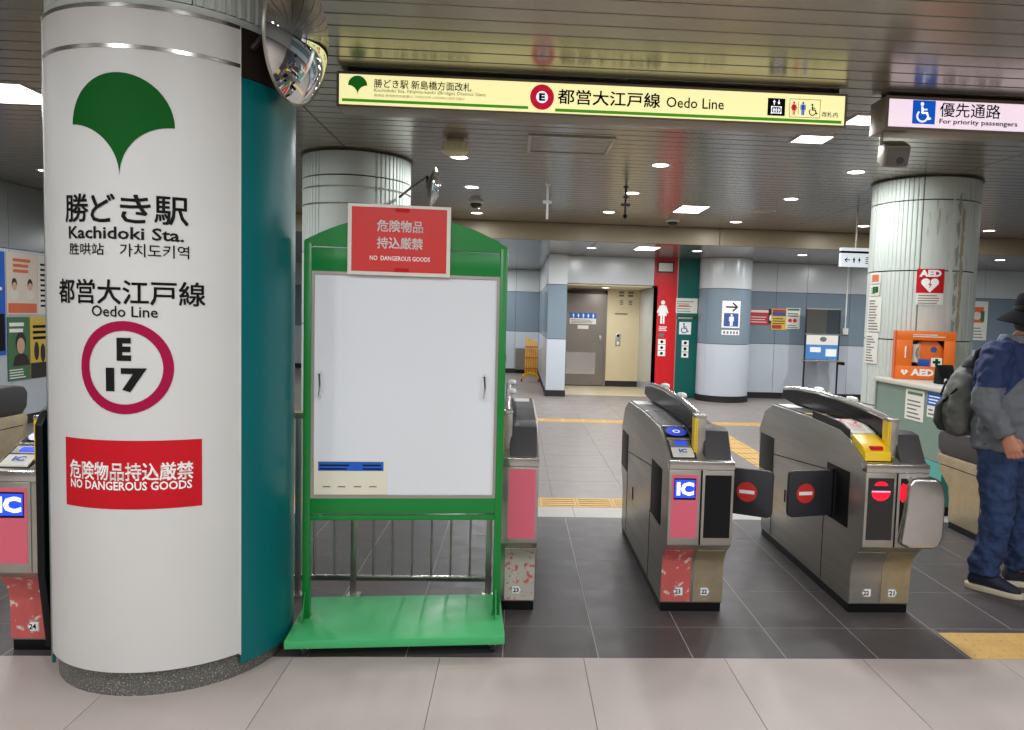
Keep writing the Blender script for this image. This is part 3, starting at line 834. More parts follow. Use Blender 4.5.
box('lower_rail', 'green_frame', -.441, .435, -.016, .016, .60, .675, NB, .003)
box('lower_bar', 'green_frame', -.441, .435, -.02, .02, .568, .592, NB, .003)
box('upper_rail', 'green_frame', -.441, .435, -.016, .016, 1.752, 1.862, NB, .003)
arch = [(-.477, 1.868)] + [(-.003 + .474 * u, 1.893 + .135 * (1 - u * u)) for u in [-1 + i / 12 for i in range(25)]] + [(.471, 1.868)]
MB().prism(arch, -.014, .014, 'y').build('arch_panel', 'green_frame', NB, bevel=.002, segs=1)
box('white_panel', 'whiteboard', -.428, .422, -.008, .008, .69, 1.738, NB)
for q in ((-.441, .435, .675, .69), (-.441, .435, 1.738, 1.752), (-.441, -.428, .69, 1.738), (.422, .435, .69, 1.738)):
    box('panel_frame', 'aluminium', q[0], q[1], -.017, .014, q[2], q[3], NB)
for x in (-.40, .37):
    MB().tube([(x, -.009, 1.277), (x, -.035, 1.27), (x + .004, -.04, 1.22), (x, -.035, 1.17), (x, -.009, 1.163)], .006, 8).build('handle', 'chrome', NB, smooth=True)
npm = lambda x0, y, z0: plane_map((x0, y, z0))

t = thing('danger_sign', 'red no dangerous goods placard with white border taped over the arch', 'sign', (-.517, 3.63, 0), rad(3.6))
box('backing', 'white_paper', -.277, .197, -.036, -.024, 1.74, 2.069, t, .002)
mp = plane_map((0, -.036, 0))
shape('red_field', [rect(-.259, .179, 1.757, 2.055)], 'red_sign', mp, t)
text('危険物品', 'white', mp, t, -.142, .068, 1.944, 1.997, .035, w=.002)
text('持込厳禁', 'white', mp, t, -.142, .068, 1.866, 1.918, .035, w=.002)
text('NO  DANGEROUS GOODS', 'white', mp, t, -.175, .103, 1.81, 1.831, .01, w=.002)
shape('tape', [rect(-.06, .005, 2.036, 2.055)], 'red_print', mp, t, .0025); shape('tape', [rect(-.06, .005, 1.757, 1.776)], 'red_print', mp, t, .0025)
t = thing('notice_sheet', 'paper notice with a blue heading at the lower left of the white panel', 'notice', (-.517, 3.63, 0), rad(3.6))
box('paper', 'cream_paper', -.425, -.085, -.0105, -.009, .692, .857, t)
mp = plane_map((0, -.0105, 0))
shape('blue_heading', [rect(-.407, -.102, .807, .851)], 'sign_blue', mp, t)
shape('heading_text', lines(-.4, -.24, .813, .848, 2, .4, .4) + lines(-.2, -.11, .813, .848, 2, .4, .1), 'ink', mp, t, .002)
shape('caption_text', [rect(x, x + .035, .728, .733) for x in (-.385, -.315, -.24, -.168)], 'ink_grey', mp, t, .002)

# ------------------------------------------------------------------ railing behind the board
t = thing('railing', 'stainless railing of thin upright bars behind the green notice board', 'railing', (0, 4.12, 0))
for x in (-1.16, -.86, -.12):
    p = box('post', 'steel', x - .016, x + .016, -.016, .016, 0, 1.0, t, .002); box('post_foot', 'steel', x - .035, x + .035, -.035, .035, 0, .008, t)
box('top_rail', 'steel_worn', -1.3, -.1, -.02, .02, .98, 1.015, t, .006)
box('bottom_rail', 'steel_bright', -1.3, -.1, -.012, .012, .085, .115, t, .003)
for x in (-1.075, -.965, -.755, -.65, -.543, -.437, -.33, -.224):
    MB().tube([(x, 0, .11), (x, 0, .985)], .006, 8).build('bar', 'steel', t, smooth=True)

# ------------------------------------------------------------------ ticket gates
FRONT = [(.12, .05), (.119, .22), (.11, .28), (.088, .325), (.054, .36), (.02, .387), (0, .40)]
REAR = [(1.70, .45), (1.65, .40), (1.615, .33), (1.60, .25), (1.60, .05)]
TOP = [(0, .845), (.10, .89), (.22, .945), (.34, .975), (.8, .99), (1.45, .985), (1.62, .92), (1.73, .77)]
def front_strip(x0, x1, zlo, zhi, off=.003):
    """thin plate that follows the hollow of the leg front"""
    pts = [(.12, .06), (.119, .22), (.11, .28), (.088, .325), (.054, .36)]
    n = []
    for i, p in enumerate(pts):
        a = pts[max(0, i - 1)]; b = pts[min(len(pts) - 1, i + 1)]
        d = Vector((b[0] - a[0], b[1] - a[1])).normalized(); n.append((p[0] - d.y * off, p[1] + d.x * off))
    return MB().prism(n + pts[::-1], x0, x1)
def noentry(mp, t, u, v, r, w=.001):
    shape('no_entry_disc', [disc(u, v, r)], 'red_sign', mp, t, w); shape('no_entry_bar', [rect(u - r * .75, u + r * .75, v - r * .18, v + r * .18)], 'white', mp, t, w + .001)
def numtag(t, u, v, s, left, slope_y):
    mp = plane_map((0, slope_y, 0))
    k = -1 if left else 1
    shape('number_tag', [[(u - k * .026, v - .024), (u + k * .014, v - .024), (u + k * .03, v), (u + k * .014, v + .024), (u - k * .026, v + .024)][::1]], 'grey_tag', mp, t, .004)
    shape('number_tag_centre', [[(u - k * .022, v - .02), (u + k * .012, v - .02), (u + k * .024, v), (u + k * .012, v + .02), (u - k * .022, v + .02)]], 'white', mp, t, .005)
    text(s, 'ink', mp, t, u - .018, u + .012, v - .013, v + .013, .03, w=.006, name='number')
def half_front(t, x0, x1, kind, num, left):
    """screen panel, leg plate and number of one half of the gate front"""
    f = box('front_frame', 'steel', x0, x1, -.006, .01, .405, .80, t, .004)
    mp = plane_map((0, -.0075, 0)); xa, xb = x0 + .014, x1 - .014; xm = (xa + xb) / 2
    if kind == 'ic':
        box('front_panel', 'pink_panel', xa, xb, -.0075, 0, .445, .775, t)
        box('screen', 'black', xa + .012, xb - .012, -.009, 0, .645, .757, t)
        shape('screen_light', [rect(xa + .016, xb - .016, .655, .75)], 'screen_blue', mp, t, .002)
        text('IC', 'white_emit', mp, t, xa + .026, xb - .022, .667, .738, .05, w=.003)
    elif kind == 'pink':
        box('front_panel', 'pink_panel', xa, xb, -.0075, 0, .43, .79, t)
    elif kind == 'black':
        box('front_panel', 'black', xa, xb, -.0075, 0, .445, .775, t)
    elif kind == 'noentry':
        box('front_panel', 'black_gloss', xa, xb, -.0075, 0, .445, .775, t)
        shape('stop_light', [disc(xm, .70, .05, .045, 30, pi, 2 * pi), disc(xm, .735, .036, .022, 30, 0, pi)], 'red_emit', mp, t, .001)
        shape('stop_light_bar', [rect(xm - .05, xm + .05, .700, .708)], 'pink_emit', mp, t, .002)
    leg = {'ic': 'pink_worn', 'pink': 'white_worn'}.get(kind, 'steel_worn' if not left else 'steel')
    front_strip(x0 + .004, x1 - .004, .06, .36).build('leg_plate', leg, t, smooth=True)
    if num: numtag(t, xm + (.015 if left else -.015), .115, num, left, .12)
def gate(label, x, y, left, right, flap=None, nose=False, readers=('ic', 'plain'), xl=-.17, xr=.17, sides=True, group='ticket gates'):
    t = thing('ticket_gate', label, 'ticket gate', (x, y, 0), 0, group)
    MB().prism(FRONT + TOP[:0] + [(0, .845)] + TOP[1:] + REAR, xl, xr).build('body', 'steel', t, bevel=.006, segs=2)
    box('plinth', 'black', xl + .006, xr - .006, .13, 1.59, 0, .055, t)
    # front
    if left: half_front(t, xl, -.004, left[0], left[1], True)
    if right: half_front(t, .004, xr, right[0], right[1], False)
    if left and right: box('centre_seam', 'black', -.004, .004, -.004, .01, .405, .80, t)
    box('collar', 'steel_bright', xl - .001, xr + .001, -.01, .05, .802, .848, t, .005)
    # hood of each half
    def cover(x0, x1, lift, m, name='top_cover'):
        pr = [(p[0], p[1]) for p in TOP[:7]]
        pts = [(a + (.012 if i == 0 else 0), b + lift + .002) for i, (a, b) in enumerate(pr)] + [(a, b - .02) for a, b in pr[::-1]]
        return MB().prism(pts, x0, x1).build(name, m, t, smooth=True)
    def on_top(yy):
        for (a, b), (c, d) in zip(TOP[:-1], TOP[1:]):
            if a <= yy <= c: return b + (d - b) * (yy - a) / (c - a)
        return TOP[-1][1]
    def pad(name, m, x0, x1, y0, y1, th=.006):
        n = 6; ys = [y0 + (y1 - y0) * i / n for i in range(n + 1)]
        up = [(q, on_top(q) + .003 + th) for q in ys]; dn = [(q, on_top(q) - .004) for q in ys[::-1]]
        return MB().prism(up + dn, x0, x1).build(name, m, t, smooth=True)
    for sx0, sx1, kind in ((xl + .012, -.022, readers[0] if left else None), (.022, xr - .012, readers[1] if right else None)):
        if kind is None: continue
        cover(sx0, sx1, .003, 'dark_plastic')
        if kind == 'ic':
            pad('reader_label', 'white_paper', sx0 + .012, sx1 - .012, .03, .10)
            text('IC', 'sign_blue', plane_map((0, .05, on_top(.05) + .0125), (1, 0, 0), (0, .92, .40)), t, sx0 + .05, sx1 - .045, 0, .035, .03)
            pad('reader_strip', 'steel', sx0 + .012, sx1 - .012, .11, .16); pad('reader_light', 'screen_blue', sx0 + .04, sx1 - .03, .12, .15, .008)
            pad('reader_edge', 'steel_bright', sx0 + .004, sx1 - .004, .17, .18, .009)
            mpp = plane_map((0, .24, on_top(.24) + .0085), (1, 0, 0), (0, .95, .30))
            pad('reader_bed', 'dark_plastic', sx0 + .004, sx1 - .004, .18, .30, .002)
            shape('reader_pad', [disc((sx0 + sx1) / 2, 0, .058, .055)], 'reader_blue', mpp, t, .004)
            shape('reader_mark', ring((sx0 + sx1) / 2, 0, .014, .012, .02, .018, 24), 'white_emit', mpp, t, .005)
            pad('reader_edge', 'steel_bright', sx0 + .004, sx1 - .004, .31, .322, .009)
        if kind == 'ticket':
            b = MB().prism([(.004, .85), (.03, .855), (.035, .905), (.09, .94), (.20, .975), (.20, .93), (.1, .87)], sx0 - .006, sx1 + .002)
            b.build('ticket_slot_housing', 'yellow', t, bevel=.006)
            box('ticket_slot', 'red_print', sx0 + .03, sx1 - .04, .045, .07, .905, .932, t)
            pad('stop_notice', 'white_paper', sx0 + .004, sx1 + .002, .22, .52, .03)
            mpp = plane_map((0, .38, on_top(.38) + .036), (1, 0, 0), (0, .995, .04))
            shape('stop_notice_print', ring((sx0 + sx1) / 2, .04, .035, .05, .045, .065, 24) + lines(sx0 + .03, sx1 - .03, -.11, -.03, 3), 'red_sign', mpp, t, .002)
            pad('side_guard', 'dark_plastic', sx0 - .008, sx0 + .004, .24, .75, .04)
        pad('guide_mark', 'yellow_strip' if kind == 'ticket' else 'steel_bright', sx0, sx1, .86, .89, .004)
        pad('exit_label', 'white', sx0 + .01, sx1 - .02, 1.22, 1.42, .004)
        if kind == 'plain':
            MB().prism([(.012, .85), (.03, .88), (.10, .99), (.16, 1.0), (.42, .985), (.42, .93), (.15, .88)], sx0, sx1).build('hood', 'dark_panel', t, bevel=.004)
            pad('hood_glint', 'steel_bright', sx0 + .015, sx1 - .015, .43, .45, .006)
    # fin between the halves, post and rail
    fin = [(.13, .86), (.13, 1.06), (.22, 1.072), (.55, 1.095), (1.05, 1.108), (1.45, 1.095), (1.70, 1.07), (1.72, 1.01), (1.55, .995), (1.3, .98), (.8, .975), (.34, .96), (.2, .92)]
    MB().prism(fin, -.014, .014).build('fin', 'dark_fin', t, bevel=.003, segs=1)
    MB().tube([(0, y_, z_ + .008) for y_, z_ in fin[1:7]], .017, 10).build('rail', 'steel_bright', t, smooth=True)
    box('post', 'steel', -.012, .03, .07, .13, .845, 1.07, t, .004); box('post_cap', 'steel_bright', -.03, .032, .06, .135, 1.062, 1.078, t, .003)
    yst = box('post_strip', 'yellow_strip', -.03, -.012, .066, .13, .845, 1.062, t, .002)
    mps = plane_map((0, .066, 0)); shape('post_strip_marks', [rect(-.0225, -.0195, .86 + .016 * i, .866 + .016 * i) for i in range(12)], 'ink', mps, yst)
    for yy, zz in ((.62, 1.110), (1.12, 1.118)):
        MB().lathe([(.026, 0), (.032, .008), (.026, .024), (.001, .03)], 20).build('signal_lamp', 'white', t, smooth=True, angle=60).matrix_local = Matrix.Translation((.02, yy, zz)) @ Matrix.Diagonal((.9, 2.0, 1, 1))
    # side fittings
    for sgn, xs in ((-1, xl), (1, xr)):
        if not sides: break
        a, b = (xs - .003, xs + .002) if sgn < 0 else (xs - .002, xs + .003)
        box('flap_housing', 'black_matt', a, b, .18, .48, .455, .765, t, .001); box('flap_housing', 'dark_plastic', a, b, 1.40, 1.685, .49, .75, t, .001)
        MB().prism([(.50, .715), (.50, .722), (1.39, .642), (1.39, .635)], a + .001, b - .001).build('side_crease', 'black', t)
        MB().box(a + .001, b - .001, 1.387, 1.391, .06, .48).build('side_crease', 'black_matt', t)
        MB().box(a + .001, b - .001, .498, .502, .06, .46).build('side_crease', 'black_matt', t)
        box('side_latch', 'black', a - .001, b + .001, 1.13, 1.145, .36, .44, t)
    if nose:
        MB().prism([(.012, .43), (.06, .412), (.19, .412), (.225, .43), (.24, .48), (.24, .68), (.22, .765), (.18, .79), (.06, .79), (.038, .75), (.03, .6)], -.06, .06, 'y').build('nose_guard', 'steel_bright', t, bevel=.02, segs=4)
        shape('stop_light', [disc(.03, .70, .016, .05)], 'red_emit', plane_map((0, -.009, 0)), t, .002)
    for f in flap or ():
        a, b = Vector(f[0]), Vector(f[1]); d = (b - a); L = d.length
        fl = MB().prism([(0, .48), (L - .03, .475), (L - .008, .484), (L, .505), (L, .715), (L - .008, .735), (L - .03, .742), (0, .742)], -.012, .012, 'y').build('flap', 'flap', t, bevel=.005)
        fl.location = (a.x, a.y, 0); fl.rotation_euler = (0, 0, math.atan2(d.y, d.x))
        if d.x > 0: mpf = plane_map((0, -.0125, 0)); u = L * .56
        else: mpf = plane_map((0, .0125, 0), (-1, 0, 0)); u = -L * .62
        noentry(mpf, fl, u, .612, .056)
        MB().tube([(a.x, a.y, .47), (a.x, a.y, .75)], .014, 10).build('hinge', 'black', t, smooth=True)
    return t
G1 = gate('ticket gate with pink leg plate and blue IC screen, left of the closed flaps', .978, 3.80, ('ic', '23'), ('black', '22'), flap=[((.19, .42), (.48, .28))])
G2 = gate('ticket gate with yellow ticket slot and red stop lights, right of the closed flaps', 2.016, 3.80, ('noentry', '22'), ('black', '21'), flap=[((-.19, .36), (-.465, .31))], nose=True, readers=('ticket', 'plain'))
G0 = gate('narrow ticket gate with plain pink panel just right of the green notice board', -.035, 3.80, None, ('pink', '23'), xl=-.022, xr=.17)
GL = gate('narrow ticket gate with blue IC screen at the left edge beside the printed pillar', -2.055, 3.30, ('ic', '24'), None, xl=-.18, xr=.022)
MB().prism([(.03, .06), (-.02, .40), (-.02, 1.05), (.02, 1.105), (.1, 1.14), (.5, 1.15), (1.6, 1.12), (1.7, 1.0), (1.7, .5), (1.6, .06)], .026, .06).build('side_guard', 'black', GL, bevel=.006)

# wide lower gate at the far right and the side of a gate at the far left
def low_gate(label, x, y, sgn, top=.76, L=1.9):
    t = thing('ticket_gate', label, 'ticket gate', (x, y, 0), 0, 'ticket gates')
    body = [(.16, .05), (.155, .2), (.1, .3), (.0, .40), (0, top - .23), (.02, top - .2), (L - .02, top - .2), (L, top - .23), (L - .05, .42), (L - .18, .32), (L - .2, .22), (L - .2, .05)]
    MB().prism(body, 0, .34).build('body', 'steel_worn', t, bevel=.008)
    head = [(.05, top - .2), (.0, top - .16), (-.01, top - .06), (.03, top - .01), (.1, top), (L - .12, top), (L - .03, top - .015), (L, top - .06), (L - .01, top - .16), (L - .06, top - .2)]
    MB().prism(head, -.004, .344).build('head', 'dark_panel', t, bevel=.015, segs=3)
    box('plinth', 'black', .006, .334, .17, L - .21, 0, .055, t)
    xs = -.002 if sgn < 0 else .338
    MB().prism([(.05, top - .28), (.05, top - .285), (L - .06, top - .285), (L - .06, top - .28)], xs, xs + .004).build('side_crease', 'black_matt', t)
    for k in (.6, 1.3): box('side_crease', 'black_matt', xs, xs + .004, k, k + .004, .06, top - .29, t)
    box('top_inlay', 'black_gloss', .05, .29, .2, L - .3, top - .002, top + .003, t)
    return t
low_gate('low dark-headed ticket gate behind the walking person', 3.42, 3.95, -1)
low_gate('dark-headed ticket gate behind the IC screen gate at the left edge', -3.75, 3.75, 1, top=.99, L=1.7)

# ------------------------------------------------------------------ counter, defibrillator and notices at the right column
t = thing('service_counter', 'grey green counter cabinet with pale top in front of the right column', 'counter', (3.52, 5.95, 0))
box('body', 'counter_green', .02, .95, 0.02, 1.0, .44, 1.02, t); box('side_return', 'counter_green', .02, .13, 1.0, 1.22, .44, 1.02, t)
box('lower_panel', 'counter_teal', .02, .95, .02, 1.0, .08, .435, t); box('side_return', 'counter_teal', .02, .13, 1.0, 1.22, .08, .435, t)
box('plinth', 'base_black', .05, .93, .04, 1.0, 0, .08, t)
box('counter_top', 'counter_top', -.01, .97, -.01, 1.02, 1.025, 1.065, t, .006); box('top_return', 'counter_top', -.01, .14, 1.02, 1.24, 1.025, 1.065, t, .006)
box('corner_trim', 'aluminium', .012, .03, 1.20, 1.225, .08, 1.02, t)
mx_ = lambda y, z: plane_map((3.52 + .0185, y, z), (0, -1, 0), (0, 0, 1))
for yc, z0, w_, h_, lab, kind in ((6.45, .735, .31, .27, 'white text notice with green heading on the counter side', 0), (6.12, .80, .24, .21, 'blue and white notice on the counter side by the backpack', 1)):
    t = thing('notice_sheet', lab, 'notice', (3.5385, yc, z0), 0, 'notices on the counter')
    mp = plane_map((-.002, 0, 0), (0, -1, 0), (0, 0, 1))
    box('paper', 'white_paper', -.002, .0, -w_ / 2, w_ / 2, 0, h_, t)
    if kind == 0:
        shape('heading', [rect(-.12, .13, .225, .25)], 'poster_green', mp, t); shape('print', lines(-.12, .12, .02, .2, 5, .35, .4), 'ink_grey', mp, t)
    else:
        shape('blue_field', [rect(-.12, .12, .10, .21)], 'sign_blue', mp, t); shape('print', lines(-.1, .1, .12, .2, 3, .4, .3), 'white', mp, t, .002)
        shape('red_mark', [rect(.03, .1, .02, .08)], 'red_sign', mp, t); shape('print', lines(-.1, 0, .02, .09, 2, .4, .3), 'ink_grey', mp, t)

t = thing('defibrillator_cabinet', 'orange wall cabinet holding a defibrillator on the counter', 'AED cabinet', (3.60, 6.945, 1.067), rad(-20))
W, H = .505, .455
for q in ((0, W, 0, .125), (0, W, H - .085, H), (0, .14, .125, H - .085), (.41, W, .125, H - .085)):
    box('door_frame', 'orange', q[0], q[1], 0, .02, q[2], q[3], t, .002)
box('case', 'orange_dark', .0, W, .15, .16, 0, H, t); box('case_side', 'orange', 0, .008, .02, .16, 0, H, t); box('case_side', 'orange', W - .008, W, .02, .16, 0, H, t)
box('case_top', 'orange', 0, W, .02, .16, H - .008, H, t); box('case_floor', 'orange', 0, W, .02, .16, 0, .008, t)
box('hinge_trim', 'orange_dark', -.012, 0, .0, .16, 0, H, t)
box('lining', 'glass_dark', .13, .425, .140, .148, .11, H - .07, t)
u_ = MB().lathe([(.11, .05), (.135, .06), (.135, .12), (.11, .13)], 32, (.285, 0, .245), 'y').build('defibrillator', 'orange', t, smooth=True)
MB().lathe([(.028, .046), (.028, .052)], 20, (.33, 0, .285), 'y').build('dial', 'poster_blue', u_, smooth=True)
box('label_card', 'white_paper', .145, .215, .05, .056, .16, .33, t); box('blue_card', 'sign_blue', .2, .30, .046, .052, .125, .19, t); box('white_card', 'white', .31, .405, .03, .036, .125, .21, t)
mp = plane_map((0, .03, 0)); shape('green_cross', [rect(.345, .37, .135, .2), rect(.325, .39, .155, .18)], 'leaf_green', mp, t)
box('latch', 'white', .075, .087, -.008, 0, .2, .31, t, .003)
mp = plane_map((0, 0, 0))
text('AED', 'white', mp, t, .135, .335, .035, .10, .05)
shape('print', [rect(.345 + .035 * i, .37 + .035 * i, .04 + .03 * j, .058 + .03 * j) for i in range(4) for j in range(2)], 'white', mp, t)
shape('heading_print', lines(.14, .42, .40, .435, 2, .5, .3), 'white_paper', mp, t)
heart = lambda u, v, s: [(u, v - s)] + [(u + s * .52 + s * .52 * cos(a), v + s * .3 + s * .5 * sin(a)) for a in [-.5 + i * (pi + .5) / 10 for i in range(11)]] + [(u - s * .52 + s * .52 * cos(a), v + s * .3 + s * .5 * sin(a)) for a in [i * (pi + .5) / 10 for i in range(11)]]
shape('heart', [heart(.08, .065, .03)], 'white', mp, t)
bolt = lambda u, v, s: [(u + .2 * s, v + s), (u - .45 * s, v - .1 * s), (u, v - .05 * s), (u - .2 * s, v - s), (u + .45 * s, v + .15 * s), (u + .02 * s, v + .12 * s)]
shape('bolt', [bolt(.08, .07, .018)], 'red_sign', mp, t, .002)

t = thing('defibrillator_sign', 'red AED sign with a white heart on the right column', 'sign', (4.09, 7.486, 0))
cA = cyl_map(.505)
a_ = lambda d: .505 * rad(d)
shape('red_field', [rect(a_(-32.5), a_(-5), 1.885, 2.115)], 'red_print', cA, t, .001, True)
shape('white_field', [rect(a_(-32.5), a_(-5), 1.775, 1.885)], 'white_paper', cA, t, .001, True)
text('AED', 'white', cA, t, a_(-30), a_(-8), 2.04, 2.105, .06, True, .002)
shape('heart', [heart(a_(-19), 1.965, .075)], 'white', cA, t, .002, True)
shape('bolt', [bolt(a_(-19), 1.965, .038)], 'red_print', cA, t, .003, True)
shape('print', lines(a_(-30), a_(-8), 1.785, 1.88, 4, .35, .5), 'ink_grey', cA, t, .002, True)
t = thing('paper_notices', 'long strip of paper notices on the left flank of the right column', 'notice', (4.09, 7.486, 0))
cB = cyl_map(.507); b_ = lambda d: .507 * rad(d)
for z0, z1, aa, ab in ((1.98, 2.09, -92, -73), (1.86, 1.97, -92, -74), (1.5, 1.85, -95, -70), (1.18, 1.49, -97, -72)):
    shape('paper', [rect(b_(aa), b_(ab), z0, z1)], 'white_paper', cB, t, .001, True)
    shape('print', lines(b_(aa + 3), b_(ab - 3), z0 + .02, z1 - .02, max(2, int((z1 - z0) / .03)), .4, .5), 'ink_grey', cB, t, .003, True)
shape('print', [rect(b_(-86), b_(-76), 1.89, 1.95)], 'leaf_green', cB, t, .003, True); shape('print', [rect(b_(-88), b_(-76), 2.0, 2.07)], 'poster_orange', cB, t, .003, True)
t = thing('card_reader', 'small dark tablet stand on the counter beside the orange cabinet', 'tablet', (3.80, 6.42, 1.067), rad(14))
MB().prism([(-.04, 0), (.06, 0), (.05, .16), (.03, .17)], -.09, .09).build('screen_body', 'black_matt', t, bevel=.008)
box('foot', 'black', -.07, .07, -.03, .08, 0, .01, t)
o = box('label', 'white', -.06, -.035, -.0365, -.034, .02, .05, t)

# ------------------------------------------------------------------ far wall signs and furniture
def flat_sign(name, label, cat, x0, x1, y, z0, z1, m, group=None, th=.006):
    t = thing(name, label, cat, (x0, y, z0), 0, group)
    box('panel', m, 0, x1 - x0, -th, 0, 0, z1 - z0, t)
    return t, plane_map((0, -th, 0)), x1 - x0, z1 - z0
cM = cyl_map(.502); cm_ = lambda d: .502 * rad(d)
t = thing('toilet_sign', 'white sign with arrow and blue man on the far banded column', 'sign', (4.05, 14.53, 0))
shape('panel', [rect(cm_(-20.5), cm_(20), 1.425, 1.93)], 'white', cM, t, .001, True)
shape('blue_field', [rect(cm_(-16), cm_(16), 1.45, 1.70)], 'poster_blue', cM, t, .003, True)
shape('man_icon', man(0, 1.46, .22), 'white', cM, t, .005, True)
shape('arrow', arrow_r(0, 1.815, .11, .028), 'ink', cM, t, .003, True)
shape('caption', [rect(cm_(-20), cm_(20), 1.29, 1.38)], 'white', cM, t, .001, True)
for i in range(5): shape('character', [rect(cm_(-16 + 7 * i), cm_(-12 + 7 * i), 1.31, 1.36)], 'ink_grey', cM, t, .003, True)

t = thing('womens_toilet_sign', 'white woman pictogram and notices on the red wall panel', 'sign', (2.70, 14.78, 0))
mp = plane_map((-2.70, -.001, 0))
shape('woman_icon', man(2.885, 1.46, .46, True), 'white', mp, t)
shape('print', lines(2.82, 2.98, 1.32, 1.42, 3, .5, .2), 'white', mp, t)
for k in range(3): box('pictogram', 'white', .115, .265, -.006, 0, .82 + .115 * k, .925 + .115 * k, t); shape('pictogram_mark', [disc(2.89, .872 + .115 * k, .03)], 'ink', plane_map((-2.70, -.0065, 0)), t)
box('plate', 'ink_grey', .12, .23, -.005, 0, 1.2, 1.27, t)
box('vent_frame', 'brown_dark', .04, .38, -.02, 0, 2.46, 2.68, t); box('vent', 'aluminium', .07, .35, -.024, -.018, 2.49, 2.65, t)
t = thing('accessible_toilet_sign', 'wheelchair sign and white notice on the dark green wall panel', 'sign', (3.175, 14.78, 0))
mp = plane_map((-3.175, -.006, 0))
box('notice', 'white_paper', -.03, .40, -.006, 0, 1.68, 1.975, t); shape('print', lines(3.16, 3.54, 1.71, 1.95, 5, .3, .4), 'ink_grey', mp, t, .002); shape('print', [rect(3.2, 3.4, 1.81, 1.835)], 'red_sign', mp, t, .003)
box('strip', 'sign_green_dark', -.01, .40, -.006, 0, 1.56, 1.62, t); shape('print', lines(3.19, 3.53, 1.57, 1.61, 2, .3, .2), 'white', mp, t, .002)
box('wheelchair_plate', 'white', .05, .29, -.006, 0, 1.26, 1.505, t); shape('wheelchair_icon', wheelchair(3.33, 1.285, .2), 'poster_blue', mp, t, .002)
for k in range(3): box('pictogram', 'white', .115, .255, -.006, 0, .80 + .118 * k, .908 + .118 * k, t); shape('pictogram_mark', [disc(3.36, .855 + .118 * k, .03)], 'ink', mp, t, .002)

t, mp, W, H = flat_sign('toilet_door_sign', 'blue and white pictogram strip on the grey alcove door', 'sign', 1.185, 1.77, 16.665, 1.39, 1.635, 'white_paper')
shape('blue_field', [rect(.0, W, .125, .245)], 'sign_blue', mp, t); shape('icons', sum([man(.08 + .11 * i, .135, .095, i % 2 == 1) for i in range(5)], []), 'white', mp, t, .002)
shape('print', lines(.03, W - .03, .02, .11, 3, .4, .2), 'ink_grey', mp, t, .002); box('small_plate', 'white_paper', .18, .42, -.006, 0, -.11, -.03, t)
t = thing('lift_call_panel', 'small grey button panel with labels on the cream alcove wall', 'call panel', (2.27, 16.688, 0))
box('plate', 'aluminium', -.05, .06, -.01, 0, .92, 1.2, t, .004); box('button', 'white', -.025, .035, -.016, -.01, .95, 1.02, t, .003); box('indicator', 'black', -.025, .035, -.014, -.01, 1.12, 1.18, t)
mp = plane_map((0, -.001, 0))
for q in ((0, .12, 2.02, 2.16, 2), (.2, .32, 2.02, 2.16, 2), (.02, .1, 1.84, 1.95, 3), (.22, .3, 1.84, 1.95, 3), (-.08, .22, 1.62, 1.67, 1)): shape('lettering', lines(*q, .6, .1), 'ink_grey', mp, t)
box('sticker', 'detector', .17, .23, -.004, 0, 1.33, 1.48, t)

posters = [(4.72, 5.12, 1.49, 1.81, 'poster_red', 'red framed poster beside the far banded column'), (5.10, 5.20, 1.52, 1.815, 'poster_hair', 'narrow dark poster between red posters on the far wall'),
           (5.16, 5.475, 1.40, 1.825, 'poster_yellow', 'yellow and blue poster in the middle of the far wall'), (5.465, 5.75, 1.425, 1.85, 'white_paper', 'white poster with red print right of the yellow one')]
for i, (x0, x1, z0, z1, m, l) in enumerate(posters):
    t, mp, W, H = flat_sign('poster', l, 'poster', x0, x1, 15.048 - .004 * i, z0, z1, m, 'posters on the far right wall')
    if i == 0: shape('print', [rect(.02, W - .02, H - .07, H - .02)], 'white_paper', mp, t); shape('print', lines(.03, W - .05, .05, .2, 3, .3), 'white_paper', mp, t)
    if i == 1: shape('print', [disc(W / 2, H * .4, .03, .06)], 'white', mp, t)
    if i == 2: shape('print', [rect(.02, W - .02, .28, .36)], 'poster_blue', mp, t); shape('print', [rect(.02, W - .02, .36, .41)], 'poster_red', mp, t); shape('print', [rect(.02, W - .1, .02, .1)], 'poster_red', mp, t); shape('print', lines(.03, W - .03, .12, .26, 3, .4), 'poster_hair', mp, t)
    if i == 3: shape('print', [rect(.02, W - .02, .37, .41)], 'poster_green', mp, t); shape('print', [disc(.08, .17, .04)], 'red_sign', mp, t); shape('print', [disc(.18, .17, .04)], 'red_sign', mp, t); shape('print', lines(.03, W - .03, .25, .34, 2, .5) + lines(.03, W - .03, .02, .1, 2, .4), 'ink_grey', mp, t)
t, mp, W, H = flat_sign('poster', 'white framed poster right of the defibrillator column', 'poster', 9.25, 9.68, 15.04, 1.3, 2.1, 'white_paper')
shape('print', [rect(.08, .34, .36, .68)], 'poster_orange', mp, t); shape('print', [disc(.2, .5, .1, .08)], 'poster_pale', mp, t, .002); shape('print', [rect(.28, .36, .38, .6)], 'poster_green', mp, t, .002); shape('print', lines(.06, .36, .05, .3, 4, .3), 'ink_grey', mp, t)

